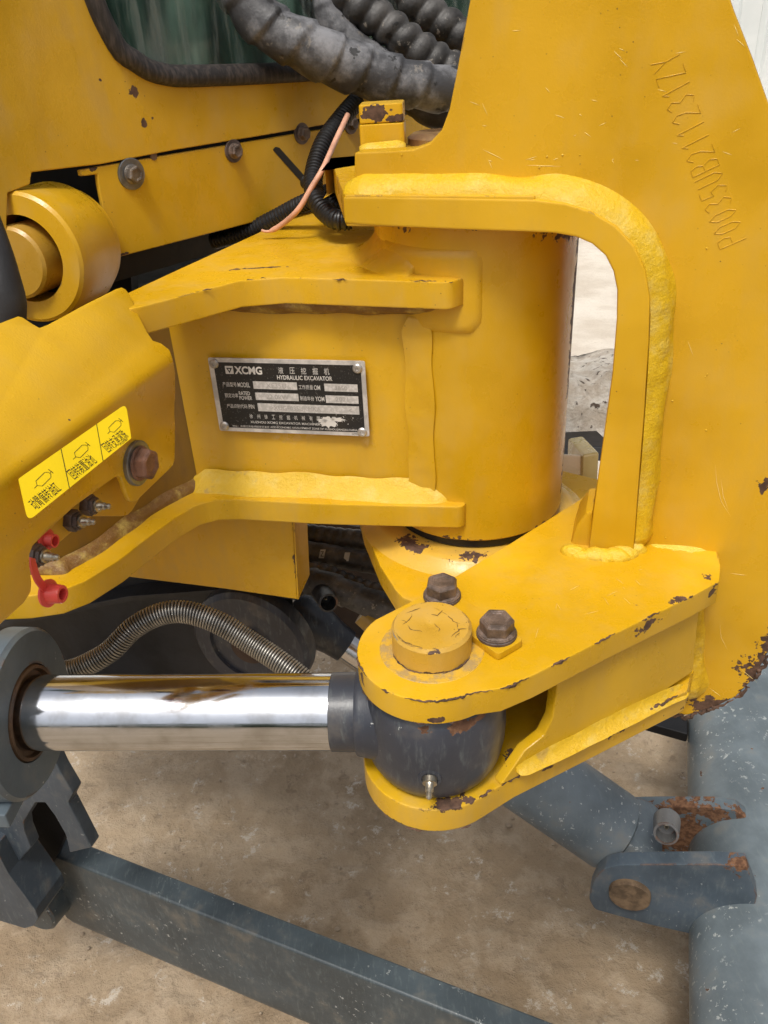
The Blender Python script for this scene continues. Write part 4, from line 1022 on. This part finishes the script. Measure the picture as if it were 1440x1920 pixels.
# ================================================================ HOSES
def wrapcol(name, dark, light, dusty=.5, sc=40):
    n = NT(name); c = n.mix(n.ramp(n.noise(sc, 6, .68), .40, .66), dark, light)
    c = n.mix(n.math('MULTIPLY', n.ramp(n.noise(130, 5, .7), .60, .68), dusty), c, (.26, .23, .19))
    c = n.mix(n.ramp(n.noise(75, 4), .64, .67, 0, .9), c, (.012, .011, .010))
    return n.out(c, .5, 0, n.bump(n.noise(330, 5, .65), .5, .0008))
rubber_grey = wrapcol('dusty_grey_wrap', (.045, .045, .048), (.24, .24, .25), .5, 28)
rubber_dark = wrapcol('dark_wrap', (.024, .022, .020), (.08, .075, .07), .8, 40)
rubber_black = wrapcol('black_wrap', (.024, .022, .021), (.08, .075, .07), .25, 50)
def saw(s, a, p, sharp=.92):
    x = (s / p + a / (2 * pi)) % 1.0
    return x / sharp if x < sharp else (1 - x) / (1 - sharp)
def wrapped(name, pts, R, mat, label, pitch=.016, amp=.10, bulge=False, cat='hose', group='hydraulic hoses', step=.0013, seg=28, parent=None):
    def rf(s, a, t):
        r = R(t) if callable(R) else R
        nz = .05 * noise.noise(Vector((s * 40, a, R(0) * 100 if callable(R) else R * 100)))
        if bulge: return r * (1 - amp + amp * 2 * abs(sin(pi * (s / pitch + a / (2 * pi)))) ** .7 + nz)
        return r * (1 + amp * (saw(s, a, pitch) - .5) + nz + .03 * noise.noise(Vector((cos(a) * 2, sin(a) * 2, s * 60))))
    o = tube(name, pts, rf, mat, None, step, seg, sharp=180)
    tag(o, label, cat, group); return o
wrapped('wrapped_hose', [D(400, -70, .50), D(452, -5, .50), D(505, 50, .505), D(580, 92, .51), D(650, 122, .52), D(730, 148, .53), D(810, 165, .54), D(900, 172, .56)], lambda t: .0128 + .0022 * sin(pi * t), rubber_grey,
        'thick grey hose in worn spiral wrap, lowest and nearest of the bundle beside the window', pitch=.020, amp=.15)
wrapped('wrapped_hose', [D(560, -60, .55), D(590, 0, .55), D(630, 55, .555), D(680, 100, .56), D(740, 135, .57)], .0105, rubber_grey,
        'narrower bluish grey wrapped hose running behind the thick nearest hose', pitch=.02, amp=.06)
wrapped('ribbed_hose', [D(600, -50, .55), D(660, 5, .55), D(720, 45, .555), D(775, 88, .56), D(840, 128, .57), D(920, 160, .58)], .0112, rubber_dark,
        'black ribbed hose with round bulging coils above the thick grey hose', pitch=.0115, amp=.13, bulge=True)
wrapped('ribbed_hose', [D(690, -60, .60), D(745, -15, .60), D(800, 25, .605), D(870, 70, .61), D(940, 110, .62)], .0118, rubber_dark,
        'topmost dirty black ribbed hose with mud clinging to its upper edge', pitch=.0135, amp=.12, bulge=True)
wrapped('wrapped_hose', [D(780, 185, .60), D(800, 205, .60), D(830, 212, .60), D(880, 205, .61)], .011, rubber_black, 'dark hose end tucked in the shadow beside the hinge pin head', pitch=.02, amp=.1)
# lower hoses seen through the gap
lowL = [(1005, 19, .74, 'black spiral hose along the top of the gap under the frame', False, .010, rubber_black),
        (1038, 20, .725, 'black hose with white printed marks in the gap under the frame', False, .05, rubber_black),
        (1078, 14, .71, 'ribbed black hose in the middle of the gap under the frame', True, .0078, rubber_dark),
        (1100, 26, .69, 'thick dirty spiral-wrapped hose lowest in the gap beside the skirt', False, .018, rubber_dark)]
for i, (v, rp, Z, lab, bl, pit, mt) in enumerate(lowL):
    r = rp * Z / FP
    dv = (16, 30, 44, 50)[i]
    pts = [D(430, v - 25, Z), D(520, v - 12, Z), D(600, v + (0, 0, -8, -6)[i], Z), D(680, v + dv * .5, Z), D(760, v + dv, Z), D(850, v + dv * 1.6, Z)]
    o = wrapped('ribbed_hose' if bl else 'wrapped_hose', pts, r, mt, lab, (.008, .011, .0078, .019)[i], (.06, .04, .15, .14)[i], i < 3, group='hoses under the swing frame')
    if i == 1:
        wp = flat('hose_print', (.42, .42, .40), .6)
        sp_ = spline(pts, .002)
        for k, (uu, ch) in enumerate(((566, '8'), (604, 'Z'), (650, ''))):
            c = D(uu, v - 4 + (uu - 566) * .12, Z - r / 1 * 1.03); Xv, Yv = RP.copy(), UP.copy()
            bm = bmesh.new(); cols = []
            for j in range(5):
                f = (j / 4 - .5)
                cols.append([bm.verts.new(c + Xv * (sx * .0023 + f * .0016) + UP * (f * .0075) + F_ * (.0007 * (4 * f * f))) for sx in (-1, 1)])
            for A_, B_ in zip(cols, cols[1:]): bm.faces.new((A_[0], A_[1], B_[1], B_[0]))
            q = finish(bm, 'printed_mark', wp, o)
            if ch: text_mesh(ch, flat('hose_ink', (.01, .01, .01), .6), 'lettering', q, c - Xv * .0015 - UP * .0022, Xv, UP, .003, .0044, .0004)
# corrugated conduit and the pink wire
def corr(p, r0, dr):
    return lambda s, a, t: r0 + dr * (1 if (s / p) % 1 < .5 else -1)
o = tube('conduit', [D(668, 190, .55), D(640, 222, .54), D(606, 270, .53), D(588, 330, .52), D(592, 372, .51), D(610, 398, .505), D(632, 412, .50), D(660, 412, .50)], corr(.0026, .0057, .0004), blackm, None, .00065, 18, 25)
tag(o, 'black corrugated conduit arching down in front of the lower cab panel', 'conduit', 'corrugated conduits')
o = tube('conduit', [D(620, 360, .52), D(590, 372, .53), D(555, 388, .54), D(510, 412, .55), D(460, 436, .56), D(400, 452, .57)], corr(.0026, .0052, .0004), blackm, None, .00065, 18, 25)
tag(o, 'black corrugated conduit lying across the top of the nose frame', 'conduit', 'corrugated conduits')
o = tube('conduit', [D(575, 340, .53), D(600, 362, .52), D(625, 380, .52), D(655, 400, .52)], corr(.0026, .0045, .0003), blackm, None, .00065, 16, 25)
tag(o, 'short black conduit loop tucked behind the arching conduit', 'conduit', 'corrugated conduits')
pk = flat('pink_wire', (.62, .33, .22), .5, 0, .2, 400, .2)
o = tube('electric_wire', [D(652, 215, .53), D(630, 262, .52), D(606, 315, .505), D(585, 350, .505), D(560, 392, .51), D(530, 420, .52), D(505, 434, .525), D(490, 432, .525)], lambda s, a, t: .0017 if t < .93 else .0009, pk, None, .003, 10)
tag(o, 'loose pink wire with a frayed end hanging along the conduit', 'wire')
# spring guarded hose over the chrome rod
def build_spring():
    root = thing('spring_guarded_hose', 'hose sheathed in a close steel spring arching above the chrome rod', 'hose', D(360, 1150, .52), 'spring guarded hoses')
    pts = [D(110, 1262, .52), D(150, 1252, .52), D(205, 1222, .52), D(250, 1178, .52), D(300, 1152, .52), D(350, 1148, .52), D(410, 1168, .52), D(470, 1205, .52), D(530, 1245, .515), D(600, 1300, .51)]
    path = spline(pts, .0005); R = .0066; wr = .00072; pitch = .00185
    tube('inner_hose', pts, R * .92, blackm, root, .004, 16)
    hel = []; prev = None; s = 0; n_ = len(path)
    # resample helix
    L_ = [0]
    for a_, b_ in zip(path, path[1:]): L_.append(L_[-1] + (b_ - a_).length)
    tot = L_[-1]; turns = tot / pitch; N_ = int(turns * 14); j = 0
    for i in range(n_):
        t = (path[min(i + 1, n_ - 1)] - path[max(i - 1, 0)]).normalized()
        if prev is None: prev = basis(t)[0]
        x = (prev - t * prev.dot(t)).normalized(); prev = x; hel.append((path[i], x, t.cross(x)))
    out = []
    for k in range(N_):
        s = tot * k / N_
        while j < n_ - 2 and L_[j + 1] < s: j += 1
        f = (s - L_[j]) / max(1e-9, L_[j + 1] - L_[j]); p = hel[j][0].lerp(hel[j + 1][0], f); a_ = 2 * pi * k / 14
        out.append(p + (hel[j][1] * cos(a_) + hel[j][2] * sin(a_)) * R)
    sm = flat('spring_steel', (.33, .32, .29), .36, .8, .2, 500, .3)
    finish(tube_bm(out, lambda s, a, t: wr, 6), 'spring', sm, root, sharp=180)
build_spring()
# big rubber hose at the left edge
o = tube('rubber_hose', [D(-70, 330, .37), D(-30, 430, .37), D(0, 520, .37), D(12, 590, .375), D(-20, 690, .39)], lambda s, a, t: .0085, flat('rubber_sleeve', (.022, .022, .024), .6, 0, .4, 300, .3), None, .004, 24)
tag(o, 'smooth black rubber hose at the left edge before the hinge eye', 'hose')

# ================================================================ DOZER BLADE, ARM, TUBE
def build_blade():
    p1 = H(1288, 1300, .2); p2 = H(1292, 1900, .2); ld_ = (p2 - p1).normalized(); ld_.z = 0; ld_.normalize()
    nn = ld_.cross(p1 - C0).normalized()
    if nn.x < 0: nn = -nn
    R = .070; c1 = p1 + nn * R; a = c1 - ld_ * .04; b = c1 + ld_ * .72
    root = thing('dozer_blade_frame', 'scratched blue-grey cross tube and long push arm of the dozer blade on the dirt', 'dozer blade', (a.x, a.y, 0))
    gp = greypaint('tube_paint', (.14, .172, .19), fleck=1.5, rust=.6, rough=.38, chip=.2)
    lathe('cross_tube', a, (b - a), [(0, R * .9), (0, R), ((b - a).length, R)], gp, root, 96)
    # push arm
    z = .25
    A0 = H(60, 1545, z); 
    bk0 = H(170, 1585, z); bk1 = H(1045, 1920, z); fr0 = H(90, 1605, z); fr1 = H(720, 1850, z)
    d = (bk1 - bk0).normalized(); nrm = Vector((-d.y, d.x, 0)); wid = abs((fr1 - bk0).dot(nrm))
    s0 = bk0 - d * .055; s1 = bk1 + d * .16
    bq = PL(300, 1812, fr1, nrm); hgt = z - bq.z
    armp = greypaint('arm_paint', (.055, .072, .082), fleck=1.1, rust=.15, rough=.42, chip=.3)
    sec = [(0, z), (-wid, z), (-wid - .002, z - hgt * .5), (-wid, z - hgt * .86), (-wid * .75, z - hgt), (0, z - hgt)]
    fr = [Vector((s0.x, s0.y, 0)) + nrm * a_ + Vector((0, 0, b_)) for a_, b_ in sec]
    v = Vector((s1.x - s0.x, s1.y - s0.y, 0))
    plate('push_arm', fr, v, armp, root, .003, 3)
    # rounded boss where the arm meets the clevis
    cb = Vector((fr0.x, fr0.y, 0)) - d * .0 ; cc = Vector((bk0.x, bk0.y, z - hgt * .55)) - d * .07 + nrm * .01
    lathe('arm_boss', cc, -nrm, [(0, .034), (.0, .037), (wid + .035, .037), (wid + .038, .034), (wid + .038, 0)], armp, root, 48)
    # lugs on the tube
    LP = -18.6; pp = H(1180, 1675, .25); bb = back(LP)
    l = lambda u, v, k=0.: V(u, v, (pp.x + bb.x * k, pp.y + bb.y * k), LP)
    px = [(1104, 1688), (1108, 1665), (1120, 1640), (1135, 1628), (1160, 1622), (1240, 1621), (1340, 1621), (1400, 1625), (1420, 1680), (1400, 1790), (1295, 1752), (1220, 1735), (1150, 1716), (1115, 1706)]
    lm = greypaint('lug_grey_paint', (.075, .10, .125), fleck=.5, rust=.35, rough=.45, chip=.7, patches=[(l(1395, 1625), (.02, .02, .02), .9)])
    lg = plate('tube_lug', [l(u, v) for u, v in round2(px, [16, 16, 16, 16, 16, 6, 6, 6, 10, 10, 6, 10, 16, 16], 5)], bb * .0165, lm, root, .002)
    k2 = .105
    px = [(1165, 1530), (1185, 1514), (1240, 1513), (1340, 1514), (1380, 1520), (1400, 1535), (1402, 1600), (1300, 1660), (1180, 1640), (1160, 1580)]
    plate('tube_lug', [l(u, v, k2) for u, v in round2(px, 6, 4)], bb * .0165,
          greypaint('rusty_lug_paint', (.10, .13, .15), fleck=.5, rust=.7, rough=.5, chip=1.0, patches=[(l(1270, 1560, k2), (.09, .03, .05), 1.1), (l(1300, 1520, k2), (.10, .03, .014), 1.0), (l(1395, 1530, k2), (.02, .02, .015), .9)]), root, .002)
    pc = l(1181, 1673)
    pinm = flat('rusty_pin', (.16, .105, .06), .75, .1, .9, 500, .4)
    lathe('lug_pin', pc + bb * .10, -bb, [(0, .020), (.1025, .0212), (.1065, .0205), (.107, 0)], pinm, root, 48)
    # far dark beam by the bracket's foot
    q = [H(u, v, .22) for u, v in ((1190, 1338), (1290, 1342), (1290, 1377), (1200, 1352))]
    plate('blade_stay', q, (0, 0, -.015), darkm, root, .002)
    # ---- dozer lift cylinder
    P1 = l(1181, 1673) + bb * .060; P2 = D(600, 1178, .88)
    ax = (P2 - P1).normalized(); L = (P2 - P1).length
    cy = thing('lift_cylinder', 'weathered blue-grey hydraulic cylinder sloping from the cross tube up under the swing arm', 'hydraulic cylinder', P1)
    bm_ = greypaint('lift_barrel_paint', (.13, .16, .18), fleck=1.3, rust=.6, rough=.42, chip=.4, patches=[(D(1185, 1545, .84), (.03, .03, .02), .5)])
    lathe('barrel', P1, ax, [(.020, .0), (.022, .030), (.026, .040), (.030, .0445), (L * .64, .0445), (L * .625, .040), (L * .625, .0)], bm_, cy, 80)
    lathe('barrel_eye', P1 + bb * .040, -bb, [(0, .018), (0, .029), (.0015, .031), (.080, .031), (.081, .018)], bm_, cy, 40)
    n = NT('rod_steel'); rs = n.out((.62, .60, .58), n.math('ADD', .12, n.math('MULTIPLY', n.noise(50, 4), .15)), 1.0)
    lathe('rod', P1, ax, [(L * .6, .0165), (L - .03, .0165)], rs, cy, 48)
    dk = greypaint('rod_end_paint', (.020, .022, .028), fleck=.3, rust=.2, rough=.35, chip=.2)
    lathe('rod_end', P1, ax, [(L - .034, .0168), (L - .034, .0178), (L - .018, .0190), (L + .0, .023), (L + .03, .024), (L + .04, .018), (L + .04, 0)], dk, cy, 40)
    # greasing port, a round cup with a nipple inside
    for (u, v, Z, par, r, dd) in ((616, 1131, .66, cy, .0078, Vector((.25, -.9, .25))), (1249, 1564, .845, cy, .0125, Vector((-.35, -.85, .35)))):
        dd.normalize(); c = D(u, v, Z)
        lathe('grease_port', c - dd * .028, dd, [(0, r * 1.1), (.020, r * 1.02), (.0275, r), (.028, r * .8), (.012, r * .72), (.012, 0)], dk if u < 700 else greypaint('port_paint', (.15, .15, .15), rust=1.0, chip=1.0), par, 36)
        grease_nipple(par, c - dd * .016, dd, .0022)
build_blade()

# ================================================================ UNDERCARRIAGE
def build_under():
    UPS = -20; root = thing('undercarriage', 'dark oily undercarriage with round pivot boss in shadow behind the chrome rod', 'undercarriage', (-.2, .65, 0))
    p = D(300, 1180, .78); bb = back(UPS)
    g = lambda u, v, k=0.: V(u, v, (p.x + bb.x * k, p.y + bb.y * k), UPS)
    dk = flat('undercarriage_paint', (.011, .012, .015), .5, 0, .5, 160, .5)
    px = [(-150, 980), (300, 980), (430, 990), (500, 1085), (548, 1110), (572, 1265), (560, 1290), (-150, 1300)]
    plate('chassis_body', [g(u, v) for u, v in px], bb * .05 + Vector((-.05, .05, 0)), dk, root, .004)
    c = g(466, 1215, -.034)
    bm2 = greypaint('boss_dark_paint', (.030, .034, .048), fleck=.15, rust=.3, rough=.38, chip=.1)
    lathe('pivot_boss', c + bb * .018, -bb, [(0, .054), (.013, .054), (.017, .050), (.017, .037), (.014, .036), (.014, .012), (.012, .0)], bm2, root, 64)
    lathe('boss_pin', c + bb * .004, -bb, [(0, .016), (.005, .016), (.006, 0)], flat('brown_pin', (.05, .03, .022), .6, .2, .5, 400, .4), root, 40)
    # bright paint flash plate
    # second bent plate
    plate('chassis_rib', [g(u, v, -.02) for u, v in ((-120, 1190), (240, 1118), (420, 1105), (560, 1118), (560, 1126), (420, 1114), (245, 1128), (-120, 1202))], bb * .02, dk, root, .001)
    # yellow bracket and black hose clamp behind lower lug
    # clevis for the push arm, lower left
    cl = greypaint('clevis_paint', (.045, .060, .078), fleck=.35, rust=.15, rough=.45, chip=.25)
    q = D(60, 1560, .82); h = lambda u, v, k=0.: V(u, v, (q.x + bb.x * k, q.y + bb.y * k), UPS)
    plate('clevis_plate', [h(u, v) for u, v in ((-120, 1400), (90, 1400), (112, 1446), (137, 1488), (128, 1506), (150, 1548), (172, 1590), (130, 1600), (122, 1565), (102, 1530), (84, 1506), (66, 1506), (44, 1542), (46, 1560), (58, 1590), (45, 1605), (20, 1638), (-120, 1560))], bb * .014, cl, root, .002)
    plate('clevis_shade_sheet', [h(u, v, .05) for u, v in ((0, 1485), (95, 1485), (125, 1560), (100, 1620), (0, 1620))], bb * .01, darkm, root, 0)  # black sheet behind the hole, standing in for its shade
    plate('clevis_ear', [h(u, v, -.016) for u, v in round2([(-120, 1520), (-10, 1590), (16, 1638), (66, 1706), (72, 1722), (64, 1736), (46, 1741), (10, 1730), (-120, 1690)], 4, 4)], bb * .045, cl, root, .002)
    pass
build_under()

# ================================================================ things seen through the gaps
def build_back():
    # caked mud lump with pale edge strip, and the pale far ear of the blade mount
    n = NT('caked_mud'); c = n.mix(n.ramp(n.noise(24, 6, .7), .4, .65), (.50, .42, .33), (.70, .65, .57)); c = n.mix(n.ramp(n.noise(60, 5), .6, .66), c, (.10, .07, .05)); mud = n.out(c, .9, 0, n.bump(n.noise(60, 6, .7), 1, .01))
    root = thing('far_blade_corner', 'pale rusty far corner of the blade caked with dried mud', 'dozer blade', D(1090, 780, 1.3))
    bm = bmesh.new(); a = [D(u, v, 1.45) for u, v in ((1010, 710), (1030, 712), (1060, 714), (1090, 716), (1110, 712), (1135, 700), (1230, 700), (1220, 842), (1010, 838))]
    prism_bm(a, Vector((.05, .25, -.05)), bm)
    bmesh.ops.triangulate(bm, faces=bm.faces); bmesh.ops.subdivide_edges(bm, edges=bm.edges, cuts=5, use_grid_fill=True)
    for v in bm.verts: v.co += noise.noise_vector(v.co * 30) * .016
    finish(bm, 'mud_cake', mud, root, sharp=180)
    0 and plate('edge_strip', [D(u, v, 1.36) for u, v in ((1124, 702), (1140, 702), (1120, 822), (1103, 826))], Vector((.01, .03, 0)), flat('pale_strip', (.42, .41, .38), .5, 0, .4, 100, .25), root, .001)
    o = plate('lower_beam', [D(u, v, 1.34) for u, v in ((1020, 842), (1150, 836), (1150, 866), (1020, 858))], Vector((.0, .1, -.02)), darkm, root, .002)
    e = thing('far_swing_ear', 'pale yellow far ear of the swing frame seen between hub and upright', 'excavator part', D(1090, 900, .9))
    ym = paint('pale_yellow_paint', base=(.58, .44, .14), chip=.5, dust=.5, patches=[(D(1062, 932, .62), .006, .9)])
    plate('ear_block', [D(u, v, .64) for u, v in ((1020, 850), (1092, 853), (1090, 960), (1020, 990))], Vector((.0, .02, -.01)), ym, e, .002)
    plate('ear_flange', [D(u, v, .635) for u, v in ((1093, 853), (1124, 848), (1116, 980), (1089, 975))], Vector((.0, .05, -.01)), paint('olive_yellow_paint', base=(.45, .33, .06), chip=.4), e, .002)
    # post behind the hoses
    o = tube('handrail', [D(856, -80, .9), D(858, -20, .9), D(859, 30, .9), D(858, 90, .9)], .0105, paint('rail_paint', chip=0), None, .02, 20)
    tag(o, 'yellow round bar rising between the ribbed hoses and the big bracket', 'handrail')
    o = plate('boom_hose_guard', [D(u, v, .66) for u, v in ((695, 85), (745, 100), (790, 122), (790, 180), (690, 180))], Vector((0, .03, 0)), paint('guard_paint', chip=.2), None, .002)
    tag(o, 'small yellow sheet corner showing between the grey and ribbed hoses', 'bracket')
    o = lathe('hose_elbow', D(678, 1150, .74), (D(706, 1175, .74) - D(678, 1150, .74)), [(0, .006), (.001, .010), (.02, .0105), (.03, .010)], paint('elbow_paint', base=(.5, .3, .03), chip=.7, dust=1), None, 28)
    tag(o, 'small muddy yellow fitting beneath the lowest hose beside the rounded arm', 'fitting')
    # dark shelf behind the lower hoses
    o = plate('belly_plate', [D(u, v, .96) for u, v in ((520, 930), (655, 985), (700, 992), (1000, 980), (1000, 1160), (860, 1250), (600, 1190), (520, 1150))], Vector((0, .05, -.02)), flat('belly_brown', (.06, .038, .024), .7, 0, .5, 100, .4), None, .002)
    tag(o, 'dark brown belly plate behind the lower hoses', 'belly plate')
    # brown oily drum deep in the pin recess
    o = lathe('rusty_collar', Vector((.045, .505, .973)), (0, 0, 1), [(0, .020), (.016, .020), (.018, .017), (.018, 0)], paint('collar_paint', base=(.16, .08, .02), chip=.6, dust=1), None, 40)
    tag(o, 'rusty brown collar in the shaded corner behind the hinge pin head', 'collar')
build_back()
